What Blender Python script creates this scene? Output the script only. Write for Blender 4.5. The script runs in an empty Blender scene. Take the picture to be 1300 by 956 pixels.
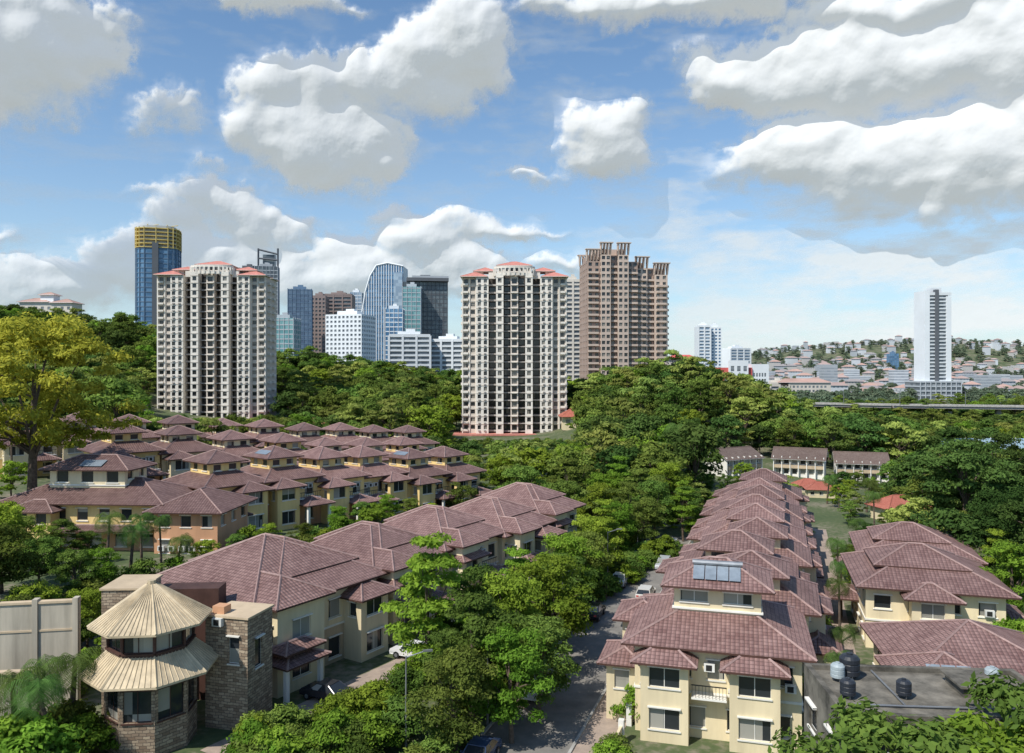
import bpy, math, random
import numpy as np
from mathutils import Vector
random.seed(5); RNG=np.random.default_rng(7)
S=bpy.context.scene; COL=S.collection
CAMZ=27.0
def WX(px,d): return (px-650)*d/1000.0
def WZ(py,d): return CAMZ-(py-470)*d/1000.0

# ---------------- materials ----------------
def newmat(name):
    m=bpy.data.materials.new(name); m.use_nodes=True
    nt=m.node_tree; nt.nodes.clear()
    out=nt.nodes.new('ShaderNodeOutputMaterial')
    return m,nt,out
def N(nt,t,**k):
    n=nt.nodes.new(t)
    for a,b in k.items(): setattr(n,a,b)
    return n
def mth(nt,op,a,b=None,c=None):
    n=nt.nodes.new('ShaderNodeMath'); n.operation=op
    for i,v in enumerate((a,b,c)):
        if v is None: continue
        if isinstance(v,(int,float)): n.inputs[i].default_value=v
        else: nt.links.new(v,n.inputs[i])
    return n.outputs[0]
def mixc(nt,f,a,b,mode='MIX'):
    n=nt.nodes.new('ShaderNodeMix'); n.data_type='RGBA'; n.blend_type=mode
    for s,v in ((n.inputs[0],f),(n.inputs[6],a),(n.inputs[7],b)):
        if isinstance(v,(int,float)): s.default_value=v
        elif isinstance(v,tuple): s.default_value=v if len(v)==4 else (*v,1)
        else: nt.links.new(v,s)
    return n.outputs[2]
def surf(name,c,rough=.8,var=.25,scale=.6,c2=None,streak=False,metal=0,bump=0,spec=.3):
    m,nt,out=newmat(name)
    p=N(nt,'ShaderNodeBsdfPrincipled'); p.inputs['Roughness'].default_value=rough
    p.inputs['Metallic'].default_value=metal; p.inputs['Specular IOR Level'].default_value=spec
    g=N(nt,'ShaderNodeNewGeometry')
    mp=N(nt,'ShaderNodeMapping'); nt.links.new(g.outputs['Position'],mp.inputs[0])
    if streak: mp.inputs['Scale'].default_value=(1,1,.12)
    n=N(nt,'ShaderNodeTexNoise'); n.inputs['Scale'].default_value=scale; n.inputs['Detail'].default_value=6; n.inputs['Roughness'].default_value=.65
    nt.links.new(mp.outputs[0],n.inputs[0])
    r=N(nt,'ShaderNodeMapRange'); r.inputs[1].default_value=.35; r.inputs[2].default_value=.68
    nt.links.new(n.outputs[0],r.inputs[0])
    c2=c2 or tuple(x*(1-var*1.6) for x in c)
    col=mixc(nt,r.outputs[0],c,c2)
    oi=N(nt,'ShaderNodeObjectInfo')
    hv=mth(nt,'MULTIPLY_ADD',oi.outputs['Random'],.16,.92)
    hs=N(nt,'ShaderNodeHueSaturation'); nt.links.new(hv,hs.inputs['Value']); nt.links.new(col,hs.inputs['Color'])
    nt.links.new(hs.outputs[0],p.inputs['Base Color'])
    if bump:
        b=N(nt,'ShaderNodeBump'); b.inputs['Distance'].default_value=bump; nt.links.new(n.outputs[0],b.inputs['Height']); nt.links.new(b.outputs[0],p.inputs['Normal'])
    nt.links.new(p.outputs[0],out.inputs[0]); return m
def glassmat(name,c,rough=.12,curtain=(.35,.34,.3),thr=.62,cell=2.2,spec=.6):
    m,nt,out=newmat(name)
    p=N(nt,'ShaderNodeBsdfPrincipled'); p.inputs['Roughness'].default_value=rough; p.inputs['Specular IOR Level'].default_value=spec
    g=N(nt,'ShaderNodeNewGeometry')
    v=N(nt,'ShaderNodeVectorMath',operation='SNAP'); v.inputs[1].default_value=(cell,cell,3.05)
    nt.links.new(g.outputs['Position'],v.inputs[0])
    w=N(nt,'ShaderNodeTexWhiteNoise'); nt.links.new(v.outputs[0],w.inputs[0])
    f=mth(nt,'GREATER_THAN',w.outputs[0],thr)
    f=mth(nt,'MULTIPLY',f,w.outputs[0])
    nt.links.new(mixc(nt,f,c,curtain),p.inputs['Base Color'])
    nt.links.new(p.outputs[0],out.inputs[0]); return m
def tilemat(name,c1,c2):
    m,nt,out=newmat(name)
    p=N(nt,'ShaderNodeBsdfPrincipled'); p.inputs['Roughness'].default_value=.6; p.inputs['Specular IOR Level'].default_value=.3
    uv=N(nt,'ShaderNodeUVMap'); sx=N(nt,'ShaderNodeSeparateXYZ'); nt.links.new(uv.outputs[0],sx.inputs[0])
    fu=mth(nt,'FRACT',mth(nt,'MULTIPLY',sx.outputs[0],2.9))
    fv=mth(nt,'FRACT',mth(nt,'MULTIPLY',sx.outputs[1],2.7))
    wu=mth(nt,'SINE',mth(nt,'MULTIPLY',fu,math.pi))
    h=mth(nt,'ADD',mth(nt,'MULTIPLY',wu,.7),mth(nt,'SUBTRACT',1,fv))
    b=N(nt,'ShaderNodeBump'); b.inputs['Distance'].default_value=.08; nt.links.new(h,b.inputs['Height']); nt.links.new(b.outputs[0],p.inputs['Normal'])
    ids=N(nt,'ShaderNodeCombineXYZ')
    nt.links.new(mth(nt,'FLOOR',mth(nt,'MULTIPLY',sx.outputs[0],2.9)),ids.inputs[0]); nt.links.new(mth(nt,'FLOOR',mth(nt,'MULTIPLY',sx.outputs[1],2.7)),ids.inputs[1])
    w=N(nt,'ShaderNodeTexWhiteNoise'); nt.links.new(ids.outputs[0],w.inputs[0])
    g=N(nt,'ShaderNodeNewGeometry'); n=N(nt,'ShaderNodeTexNoise'); n.inputs['Scale'].default_value=.35; n.inputs['Detail'].default_value=7; n.inputs['Roughness'].default_value=.7
    nt.links.new(g.outputs['Position'],n.inputs[0])
    f=mth(nt,'ADD',mth(nt,'MULTIPLY',w.outputs[0],.5),mth(nt,'MULTIPLY_ADD',n.outputs[0],1.6,-.52))
    f=mth(nt,'MINIMUM',mth(nt,'MAXIMUM',f,0),1)
    col=mixc(nt,f,c1,c2)
    gap=mth(nt,'MAXIMUM',mth(nt,'LESS_THAN',fv,.15),mth(nt,'LESS_THAN',fu,.15))
    col=mixc(nt,mth(nt,'MULTIPLY',gap,.6),col,tuple(x*.2 for x in c1))
    oi=N(nt,'ShaderNodeObjectInfo'); hs=N(nt,'ShaderNodeHueSaturation')
    nt.links.new(mth(nt,'MULTIPLY_ADD',oi.outputs['Random'],.44,.78),hs.inputs['Value']); nt.links.new(col,hs.inputs['Color'])
    nt.links.new(hs.outputs[0],p.inputs['Base Color'])
    nt.links.new(p.outputs[0],out.inputs[0]); return m
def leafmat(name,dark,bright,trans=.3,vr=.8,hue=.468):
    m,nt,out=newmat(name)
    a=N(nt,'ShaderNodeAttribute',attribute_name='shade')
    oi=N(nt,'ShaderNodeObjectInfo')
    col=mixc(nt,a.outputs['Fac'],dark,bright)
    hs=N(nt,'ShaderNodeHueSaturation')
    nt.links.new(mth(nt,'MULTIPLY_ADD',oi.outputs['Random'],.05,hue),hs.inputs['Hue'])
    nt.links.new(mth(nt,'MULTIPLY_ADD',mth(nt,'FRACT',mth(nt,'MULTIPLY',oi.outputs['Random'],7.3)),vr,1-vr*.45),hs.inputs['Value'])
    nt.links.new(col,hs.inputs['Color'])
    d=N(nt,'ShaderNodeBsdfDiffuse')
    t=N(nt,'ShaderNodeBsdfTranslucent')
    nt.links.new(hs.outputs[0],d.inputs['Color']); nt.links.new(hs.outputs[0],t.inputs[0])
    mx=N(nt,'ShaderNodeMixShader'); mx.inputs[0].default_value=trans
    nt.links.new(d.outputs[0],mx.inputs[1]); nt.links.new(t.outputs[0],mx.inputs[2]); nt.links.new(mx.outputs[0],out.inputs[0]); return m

M={}
M['tile']=tilemat('roof_tile_maroon',(.145,.078,.070),(.30,.188,.168))
M['tile_r']=tilemat('roof_tile_red',(.42,.12,.08),(.55,.2,.14))
M['tile_b']=tilemat('roof_tile_brown',(.15,.10,.08),(.24,.18,.15))
M['ridge']=surf('ridge_tile',(.34,.225,.205),.6,.25,2)
M['fascia']=surf('fascia_brown',(.09,.045,.035),.6)
M['cream']=surf('plaster_cream',(.80,.68,.45),.85,.16,.5,streak=True)
M['yellow']=surf('plaster_yellow',(.82,.60,.26),.85,.16,.5,streak=True)
M['orange']=surf('plaster_orange',(.60,.33,.19),.85,.14,.5,streak=True)
M['tan']=surf('plaster_tan',(.56,.44,.30),.85,.15,.5,streak=True)
M['white']=surf('white_paint',(.80,.78,.72),.8,.12,.4,streak=True)
M['wallgrey']=surf('weathered_wall',(.56,.50,.40),.9,.35,.4,streak=True)
M['twhite']=surf('tower_white',(.76,.71,.635),.85,.13,.16,streak=True)
M['tbeige']=surf('tower_beige',(.60,.53,.46),.85,.13,.16,streak=True)
M['tgrey']=surf('tower_grey',(.38,.35,.325),.85,.15,.2,streak=True)
M['tdark']=surf('tower_recess_shade',(.075,.068,.062),.85,.15,.2,streak=True)  # shade of the recessed bays put into the wall colour
M['tbrown']=surf('tower_brown',(.40,.30,.25),.85,.12,.2,streak=True)
M['tbrown2']=surf('tower_brown_light',(.60,.48,.40),.85,.12,.2,streak=True)
M['red']=surf('tower_red_roof',(.62,.25,.20),.7,.2,.8)
M['glass']=glassmat('window_glass',(.025,.03,.035))
M['tglass']=glassmat('tower_window_glass',(.03,.032,.035),curtain=(.25,.23,.2),thr=.6)
M['metal']=surf('metal_grey',(.35,.36,.37),.4,.2,1,metal=.6)
M['dmetal']=surf('dark_railing',(.03,.03,.03),.5)
M['conc']=surf('stained_concrete',(.22,.20,.165),.9,.5,.6,c2=(.04,.038,.032),bump=.05)
M['solar']=surf('solar_panel',(.24,.28,.32),.15,.2,1,spec=.8)
M['tank']=surf('water_tank_dark',(.03,.035,.045),.45,.2,2)
M['tankw']=surf('water_tank_pale',(.38,.44,.46),.45,.2,2)
M['bark']=surf('tree_bark',(.16,.12,.09),.9,.4,3)
M['asphalt']=surf('asphalt_worn',(.24,.225,.205),.9,.3,.5,c2=(.15,.142,.13),bump=.01)
M['kerb']=surf('kerb_concrete',(.42,.41,.38),.9,.3,1)
M['paint']=surf('road_paint',(.7,.7,.68),.8,.2,2)
M['pave']=surf('driveway_paving',(.38,.30,.24),.9,.35,.8,c2=(.25,.2,.17))
M['canopy']=surf('pavilion_roof_cream',(.62,.50,.33),.55,.22,1.2)
M['ac']=surf('air_conditioner_white',(.75,.75,.72),.6)
def stonemat():
    m,nt,out=newmat('stone_cladding')
    p=N(nt,'ShaderNodeBsdfPrincipled'); p.inputs['Roughness'].default_value=.9
    uv=N(nt,'ShaderNodeUVMap'); br=N(nt,'ShaderNodeTexBrick')
    nz=N(nt,'ShaderNodeTexNoise'); nz.inputs['Scale'].default_value=2.2; nt.links.new(uv.outputs[0],nz.inputs[0])
    va=N(nt,'ShaderNodeVectorMath',operation='MULTIPLY_ADD'); nt.links.new(nz.outputs['Color'],va.inputs[0]); va.inputs[1].default_value=(.25,.18,0); nt.links.new(uv.outputs[0],va.inputs[2])
    nt.links.new(va.outputs[0],br.inputs[0])
    br.inputs['Color1'].default_value=(.20,.14,.095,1); br.inputs['Color2'].default_value=(.44,.35,.25,1); br.inputs['Mortar'].default_value=(.09,.07,.055,1)
    br.inputs['Scale'].default_value=1; br.inputs['Brick Width'].default_value=.5; br.inputs['Row Height'].default_value=.22; br.inputs['Mortar Size'].default_value=.018; br.inputs['Bias'].default_value=-.1
    b=N(nt,'ShaderNodeBump'); b.inputs['Distance'].default_value=.06; nt.links.new(br.outputs['Color'],b.inputs['Height']); nt.links.new(b.outputs[0],p.inputs['Normal'])
    nt.links.new(br.outputs['Color'],p.inputs['Base Color']); nt.links.new(p.outputs[0],out.inputs[0]); return m
M['stone']=stonemat()

# ---------------- mesh builder ----------------
class MB:
    def __init__(s): s.p={}; s.cache=None
    def part(s,n):
        return s.p.setdefault(n,([],[],[]))
    def face(s,part,pts,m):
        v,f,mm=s.part(part); b=len(v); v.extend([tuple(q) for q in pts]); f.append(tuple(range(b,b+len(pts)))); mm.append(m)
    def box(s,part,x0,x1,y0,y1,z0,z1,m,rot=0,c=None):
        P=[(x0,y0,z0),(x1,y0,z0),(x1,y1,z0),(x0,y1,z0),(x0,y0,z1),(x1,y0,z1),(x1,y1,z1),(x0,y1,z1)]
        if rot:
            cx,cy=c or ((x0+x1)/2,(y0+y1)/2); ca,sa=math.cos(rot),math.sin(rot)
            P=[(cx+(a-cx)*ca-(b-cy)*sa,cy+(a-cx)*sa+(b-cy)*ca,z) for a,b,z in P]
        v,f,mm=s.part(part); b=len(v); v.extend(P)
        for q in ((0,3,2,1),(4,5,6,7),(0,1,5,4),(1,2,6,5),(2,3,7,6),(3,0,4,7)):
            f.append(tuple(b+i for i in q)); mm.append(m)
    def beam(s,part,a,b,r,m,n=4,r2=None):
        a=Vector(a); b=Vector(b); d=(b-a); 
        if d.length<1e-4: return
        d.normalize(); u=d.cross(Vector((0,0,1)))
        if u.length<.01: u=Vector((1,0,0))
        u.normalize(); w=u.cross(d); r2=r if r2 is None else r2
        v,f,mm=s.part(part); k=len(v)
        for (c,rr) in ((a,r),(b,r2)):
            for i in range(n):
                t=2*math.pi*i/n; v.append(tuple(c+u*(rr*math.cos(t))+w*(rr*math.sin(t))))
        for i in range(n):
            j=(i+1)%n; f.append((k+i,k+j,k+n+j,k+n+i)); mm.append(m)
        f.append(tuple(k+n+i for i in range(n))); mm.append(m)
        f.append(tuple(k+i for i in reversed(range(n)))); mm.append(m)
    def wall(s,part,p0,p1,z0,z1,wins,m,gl='glass',rec=.18,fr='white',mull=True):
        L=math.hypot(p1[0]-p0[0],p1[1]-p0[1]); ux,uy=(p1[0]-p0[0])/L,(p1[1]-p0[1])/L; nx,ny=uy,-ux
        def P(u,z,d=0): return (p0[0]+ux*u-nx*d,p0[1]+uy*u-ny*d,z)
        wins=[w for w in wins if w[0]>=.05 and w[1]<=L-.05 and w[2]>z0 and w[3]<z1]
        us=sorted({0,L}|{round(w[0],4) for w in wins}|{round(w[1],4) for w in wins})
        zs=sorted({z0,z1}|{round(w[2],4) for w in wins}|{round(w[3],4) for w in wins})
        for i in range(len(us)-1):
            cu=(us[i]+us[i+1])/2
            cw=[w for w in wins if w[0]<cu<w[1]]
            if not cw: s.face(part,[P(us[i],z0),P(us[i+1],z0),P(us[i+1],z1),P(us[i],z1)],m); continue
            for j in range(len(zs)-1):
                cz=(zs[j]+zs[j+1])/2
                if any(w[2]<cz<w[3] for w in cw): continue
                s.face(part,[P(us[i],zs[j]),P(us[i+1],zs[j]),P(us[i+1],zs[j+1]),P(us[i],zs[j+1])],m)
        for w in wins:
            a,b,c,d=w[:4]
            s.face(part,[P(a,c),P(b,c),P(b,c,rec),P(a,c,rec)],m); s.face(part,[P(a,d),P(a,d,rec),P(b,d,rec),P(b,d)],m)
            s.face(part,[P(a,c),P(a,c,rec),P(a,d,rec),P(a,d)],m); s.face(part,[P(b,c),P(b,d),P(b,d,rec),P(b,c,rec)],m)
            s.face('windows',[P(a,c,rec),P(b,c,rec),P(b,d,rec),P(a,d,rec)],gl)
            if mull:
                r=rec-.04; t=.06
                nm=max(1,int((b-a)/.9))
                for k in range(0,nm+1):
                    q=a+(b-a)*k/nm; q0=max(a,q-t/2); q1=min(b,q+t/2)
                    s.face('window_frames',[P(q0,c,r),P(q1,c,r),P(q1,d,r),P(q0,d,r)],fr)
                for q0,q1 in ((c,c+t),(d-t,d)): s.face('window_frames',[P(a,q0,r-.005),P(b,q0,r-.005),P(b,q1,r-.005),P(a,q1,r-.005)],fr)
                for q0,q1,o in ((c-.1,c-.01,-.1),(d+.06,d+.15,-.22)):
                    s.face('window_frames',[P(a-.1,q0,o),P(b+.1,q0,o),P(b+.1,q1,o),P(a-.1,q1,o)],fr); s.face('window_frames',[P(a-.1,q1,o),P(b+.1,q1,o),P(b+.1,q1,0),P(a-.1,q1,0)],fr)
                    s.face('window_frames',[P(a-.1,q0,0),P(b+.1,q0,0),P(b+.1,q0,o),P(a-.1,q0,o)],fr)
    def block(s,part,x0,x1,y0,y1,z0,z1,m,wins=None,top=True,**k):
        wins=wins or {}
        c=[(x0,y0),(x1,y0),(x1,y1),(x0,y1)]
        for i,nm in enumerate('SENW'):
            s.wall(part,c[i],c[(i+1)%4],z0,z1,wins.get(nm,[]),m,**k)
        if top: s.face(part,[(x0,y0,z1),(x1,y0,z1),(x1,y1,z1),(x0,y1,z1)],m)
    def hip(s,x0,x1,y0,y1,z,pitch,m='tile',part='roof',caps=True,fas='fascia',rid='ridge'):
        w,d=x1-x0,y1-y0; cx,cy=(x0+x1)/2,(y0+y1)/2; r=min(w,d)/2; h=r*pitch
        if w>=d: A=(x0+r,cy,z+h); B=(x1-r,cy,z+h)
        else: A=(cx,y0+r,z+h); B=(cx,y1-r,z+h)
        c=[(x0,y0,z),(x1,y0,z),(x1,y1,z),(x0,y1,z)]
        if w>=d:
            fs=[[c[0],c[1],B,A],[c[1],c[2],B],[c[2],c[3],A,B],[c[3],c[0],A]]; hips=[(c[0],A),(c[3],A),(c[1],B),(c[2],B)]
        else:
            fs=[[c[0],c[1],A],[c[1],c[2],B,A],[c[2],c[3],B],[c[3],c[0],A,B]]; hips=[(c[0],A),(c[1],A),(c[2],B),(c[3],B)]
        for f in fs:
            g=[]
            for q in f:
                if not g or (Vector(q)-Vector(g[-1])).length>1e-3: g.append(q)
            s.face(part,g,m)
        e=.16
        for i in range(4):
            a,b=c[i],c[(i+1)%4]; s.face(part,[(a[0],a[1],z-e),(b[0],b[1],z-e),b,a],fas)
        s.face(part,[(x0,y0,z-e),(x0,y1,z-e),(x1,y1,z-e),(x1,y0,z-e)],'white')
        if caps:
            for a,b in hips: s.beam(part,a,b,.11,rid)
            if (Vector(A)-Vector(B)).length>.1: s.beam(part,A,B,.12,rid)
        return z+h
    def build(s,name):
        s.cache={}
        for pn,(v,f,mm) in s.p.items():
            me=bpy.data.meshes.new(name+'_'+pn); me.from_pydata(v,[],f)
            keys=list(dict.fromkeys(mm)); 
            for k in keys: me.materials.append(M[k])
            ix={k:i for i,k in enumerate(keys)}
            me.polygons.foreach_set('material_index',[ix[k] for k in mm])
            me.update()
            n=len(me.polygons); nr=np.empty(n*3); me.polygons.foreach_get('normal',nr); nr=nr.reshape(-1,3)
            lt=np.empty(n,int); me.polygons.foreach_get('loop_total',lt)
            li=np.empty(len(me.loops),int); me.loops.foreach_get('vertex_index',li)
            co=np.array(v)[li]; nn=np.repeat(nr,lt,axis=0)
            t=np.stack([-nn[:,1],nn[:,0],np.zeros(len(nn))],1); ln=np.linalg.norm(t,axis=1); t[ln<1e-3]=(1,0,0); t/=np.maximum(np.linalg.norm(t,axis=1),1e-6)[:,None]
            b=np.cross(nn,t); uv=np.stack([(co*t).sum(1),(co*b).sum(1)],1)
            ul=me.uv_layers.new(name='UVMap'); ul.data.foreach_set('uv',uv.astype(np.float32).ravel())
            s.cache[pn]=me
        return s
def place(name,mb,loc,rot=0,scale=1,single=False):
    if mb.cache is None: mb.build(name)
    sc=(scale,)*3 if isinstance(scale,(int,float)) else scale
    if len(mb.cache)==1:
        o=bpy.data.objects.new(name,list(mb.cache.values())[0]); COL.objects.link(o); o.location=loc; o.rotation_euler=(0,0,rot); o.scale=sc; return o
    e=bpy.data.objects.new(name,None); COL.objects.link(e); e.location=loc; e.rotation_euler=(0,0,rot); e.scale=sc; e.empty_display_size=.5
    for pn,me in mb.cache.items():
        o=bpy.data.objects.new(pn,me); COL.objects.link(o); o.parent=e
    return e

# ---------------- terrain ----------------
def ss(a,b,x):
    t=np.clip((x-a)/(b-a),0,1); return t*t*(3-2*t)
GA=[(-270,380,100,110,46),(-60,430,90,60,12),(64,308,25,50,20),(900,2100,380,220,66),(1500,2300,400,300,75),(-500,2600,900,300,60),(620,1500,260,160,34)]
def terrain(x,y):
    x=np.asarray(x,float); y=np.asarray(y,float)
    z=0*x
    for cx,cy,sx,sy,h in GA: z=z+h*np.exp(-.5*(((x-cx)/sx)**2+((y-cy)/sy)**2))
    z=np.maximum(0,z-.6)
    z=z-11*np.maximum(0,np.exp(-.5*(((x-190)/75)**2+((y-300)/75)**2))-.03)
    s=(x+20)*(-.84)+(y-64)*.54; t=(x+20)*.54+(y-64)*.84
    fade=1-ss(230,330,y)
    z=z+fade*(4.4*ss(19,33,s)*(1-.75*ss(25,85,t))+3.6*ss(52,85,s)*(1-.8*ss(60,130,t)))
    return z
def tz(x,y): return float(terrain(x,y))
def axis(a,b,step,far):
    mid=np.arange(a,b+.1,step); g=[]; d=step; p=b
    while p<far: d*=1.12; p+=d; g.append(p)
    g2=[]; d=step; p=a
    while p>-far: d*=1.12; p-=d; g2.append(p)
    return np.array(g2[::-1]+list(mid)+g)
xs=axis(-420,420,5,9000); ys=axis(-60,620,5,9500); ys=ys[ys>-700]
gx,gy=np.meshgrid(xs,ys); gz=terrain(gx,gy)
vs=np.stack([gx,gy,gz],-1).reshape(-1,3); nx_=len(xs); ny_=len(ys)
i,j=np.meshgrid(np.arange(nx_-1),np.arange(ny_-1)); a=(j*nx_+i).ravel()
fs=np.stack([a,a+1,a+1+nx_,a+nx_],1)
me=bpy.data.meshes.new('ground'); me.from_pydata(vs.tolist(),[],fs.tolist()); me.shade_smooth()
def groundmat():
    m,nt,out=newmat('grass_and_soil')
    p=N(nt,'ShaderNodeBsdfPrincipled'); p.inputs['Roughness'].default_value=.95
    g=N(nt,'ShaderNodeNewGeometry')
    n=N(nt,'ShaderNodeTexNoise'); n.inputs['Scale'].default_value=.08; n.inputs['Detail'].default_value=9; nt.links.new(g.outputs['Position'],n.inputs[0])
    n2=N(nt,'ShaderNodeTexNoise'); n2.inputs['Scale'].default_value=1.5; n2.inputs['Detail'].default_value=6; nt.links.new(g.outputs['Position'],n2.inputs[0])
    r=N(nt,'ShaderNodeValToRGB'); e=r.color_ramp.elements; e[0].position=.35; e[0].color=(.045,.075,.025,1); e[1].position=.64; e[1].color=(.22,.19,.14,1)
    x=e.new(.5); x.color=(.08,.105,.04,1)
    nt.links.new(mth(nt,'ADD',mth(nt,'MULTIPLY',n.outputs[0],.6),mth(nt,'MULTIPLY',n2.outputs[0],.42)),r.inputs[0])
    nt.links.new(r.outputs[0],p.inputs['Base Color']); nt.links.new(p.outputs[0],out.inputs[0]); return m
me.materials.append(groundmat()); o=bpy.data.objects.new('ground',me); COL.objects.link(o)

EX=[]
def excl(x0,y0,x1,y1,r): EX.append((x0,y0,x1,y1,r))
# ---------------- roads ----------------
def strip(name,pts,w,mat,dz,kerb=False,dash=False):
    mb=MB(); P=[Vector(p) for p in pts]
    n=len(P); L=[];R=[]
    for k in range(n):
        d=(P[min(k+1,n-1)]-P[max(k-1,0)]).normalized(); q=Vector((d.y,-d.x)); L.append(P[k]-q*w/2); R.append(P[k]+q*w/2)
    T=lambda v,d:(v.x,v.y,tz(v.x,v.y)+d)
    for k in range(n-1):
        mb.face('surface',[T(L[k],dz),T(R[k],dz),T(R[k+1],dz),T(L[k+1],dz)],mat)
        if kerb:
            for A,B,sg in ((L[k],L[k+1],-1),(R[k],R[k+1],1)):
                d=(B-A).normalized(); q=Vector((d.y,-d.x))*sg
                a2,b2=A+q*.22,B+q*.22
                mb.face('kerb',[T(A,dz-.05),T(B,dz-.05),T(B,dz+.13),T(A,dz+.13)],'kerb')
                mb.face('kerb',[T(A,dz+.13),T(B,dz+.13),T(b2,dz+.13),T(a2,dz+.13)],'kerb')
                mb.face('kerb',[T(a2,dz+.13),T(b2,dz+.13),T(b2,-.1),T(a2,-.1)],'kerb')
        if dash and k%2==0:
            c0,c1=P[k],P[k].lerp(P[k+1],.7); d=(c1-c0).normalized(); q=Vector((d.y,-d.x))*.06
            mb.face('markings',[T(c0-q,dz+.006),T(c0+q,dz+.006),T(c1+q,dz+.006),T(c1-q,dz+.006)],'paint')
    for k in range(0,n-1): excl(P[k].x,P[k].y,P[k+1].x,P[k+1].y,w/2+2.2)
    return place(name,mb,(0,0,0))
rd=lambda y:(11.5+.35*(y-87),y)
strip('road',[rd(y) for y in range(20,132,4)],6.6,'asphalt',.03,True,False)
strip('driveway',[(rd(y)[0]+5.1,y) for y in range(30,128,4)],3.0,'pave',.05)
strip('back_lane',[(25.0+.35*(y-58)+.2,y) for y in range(44,140,6)],3.0,'pave',.03)
dB=Vector((.54,.8417)).normalized(); rB=Vector((dB.y,-dB.x))
oB=Vector((-20,64))
pB=[oB+rB*4.2+dB*t for t in range(-8,64,4)]
strip('driveway',[tuple(p) for p in pB],3.2,'pave',.05)
pA=[oB-rB*21+dB*t for t in range(-4,90,4)]
strip('lane',[tuple(p) for p in pA],5,'asphalt',.04,True)

# ---------------- houses ----------------
def winrow(L,z,n,w=1.3,h=1.3,u0=0,sill=.9):
    o=[]
    for k in range(n):
        c=u0+(L-u0)*(k+.5)/n; o.append((c-w/2,c+w/2,z+sill,z+sill+h))
    return o
def acunit(mb,x,y,z,side='x'):
    if side=='x': mb.box('air_conditioner',x,x+.35,y-.4,y+.4,z,z+.6,'ac'); mb.box('air_conditioner',x+.35,x+.37,y-.25,y+.2,z+.08,z+.52,'dmetal')
    else: mb.box('air_conditioner',x-.4,x+.4,y-.35,y,z,z+.6,'ac'); mb.box('air_conditioner',x-.25,x+.2,y-.37,y-.35,z+.08,z+.52,'dmetal')
def front_bits(mb,L,up,low,r):
    s=r.choice((0,1)); a,b=((.7,4.4) if s==0 else (L-4.4,L-.7)); c,d=((4.7,8.7) if s==0 else (.3,4.3))
    mb.block('walls',4.52,6.7,a,b,-3.5,5.75,up,{'E':winrow(b-a,0,1,2.2,1.8,sill=.5)+winrow(b-a,3,1,2.2,1.6),'S':winrow(2.2,3,1,.9,1.3),'N':winrow(2.2,3,1,.9,1.3)})
    mb.hip(2.5,7.5,a-.7,b+.7,5.77,.46)
    mb.hip(4.0,8.9,c-.4,d+.4,3.0,.4)
    for yy in (c,d-.35): mb.box('porch_columns',8.0,8.35,yy,yy+.35,-3.5,2.9,'white')
    mb.box('balcony',4.55,5.9,c,d,3.5,3.65,'white'); mb.box('balcony',5.82,5.9,c,d,4.45,4.52,'dmetal')
    for q in range(10): yy=c+(d-c)*(q+.5)/10; mb.box('balcony',5.84,5.88,yy-.02,yy+.02,3.65,4.45,'dmetal')
    for q in range(3): acunit(mb,4.55,c+.6+q*1.1,4.9+0.02*q)
def unit(seed,up,low,L=9.0,solar=False,bt=9.9):
    r=random.Random(seed); mb=MB()
    e=6.6
    mb.block('walls',-5.5,4.5,.02,L-.02,-3.5,3.3,low,{'E':winrow(L,0,3,1.5,1.9,sill=.3),'S':winrow(10,0,3),'N':winrow(10,0,2),'W':winrow(L,0,3)},top=False)
    mb.block('walls',-5.52,4.52,0,L,3.3,e,up,{'E':winrow(L,3.3,3,1.5,1.7,sill=.6),'S':winrow(10,3.3,3),'N':winrow(10,3.3,2),'W':winrow(L,3.3,3)},top=False)
    mb.box('trim',-5.6,4.6,-.08,L+.08,3.2,3.38,'white')
    mb.hip(-6.5,5.6,-.75,L+.75,e+.02,.46)
    bx0,bx1,by0,by1=-3.1+r.uniform(-.5,.3),1.7+r.uniform(-.3,.6),2.2,6.9
    mb.block('walls',bx0,bx1,by0,by1,e+.3,bt,up,{'E':winrow(by1-by0,bt-2.1,2,1.2,.9,sill=.9),'S':winrow(bx1-bx0,bt-2.1,2,1.3,.9,sill=.9),'W':winrow(4.7,bt-2.1,2,sill=.9,h=.9),'N':winrow(4.7,bt-2.1,2,sill=.9,h=.9)})
    mb.hip(bx0-.8,bx1+.8,by0-.8,by1+.8,bt+.02,.46)
    front_bits(mb,L,up,low,r)
    mb.block('walls',-7.6,-5.52,1,L-1.2,-3.5,3.0,low,{'W':winrow(L-2.2,0,3,1,1),'S':winrow(2,0,1,.8,1)})
    mb.hip(-8.3,-4.4,.5,L-.7,3.02,.42)
    mb.hip(-7.6,-3.5,r.uniform(.5,1.5),r.uniform(4.5,5.5),5.6+r.uniform(0,.3),.46)
    mb.block('walls',-7.0,-5.5,1.6,4.4,3.0,5.5,up,{'W':winrow(2.8,3,1,1.2,1.1)})
    acunit(mb,-1,-.02,4.0,'y')
    if solar:
        z0=bt+.02; yy=by0-.3
        mb.face('solar_panel',[(bx0+1.0,yy+.35,z0+.55*.46+.2),(bx1-1,yy+.35,z0+.55*.46+.2),(bx1-1,yy+1.4,z0+1.6*.46+.2),(bx0+1.0,yy+1.4,z0+1.6*.46+.2)],'solar')
    return mb
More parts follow.
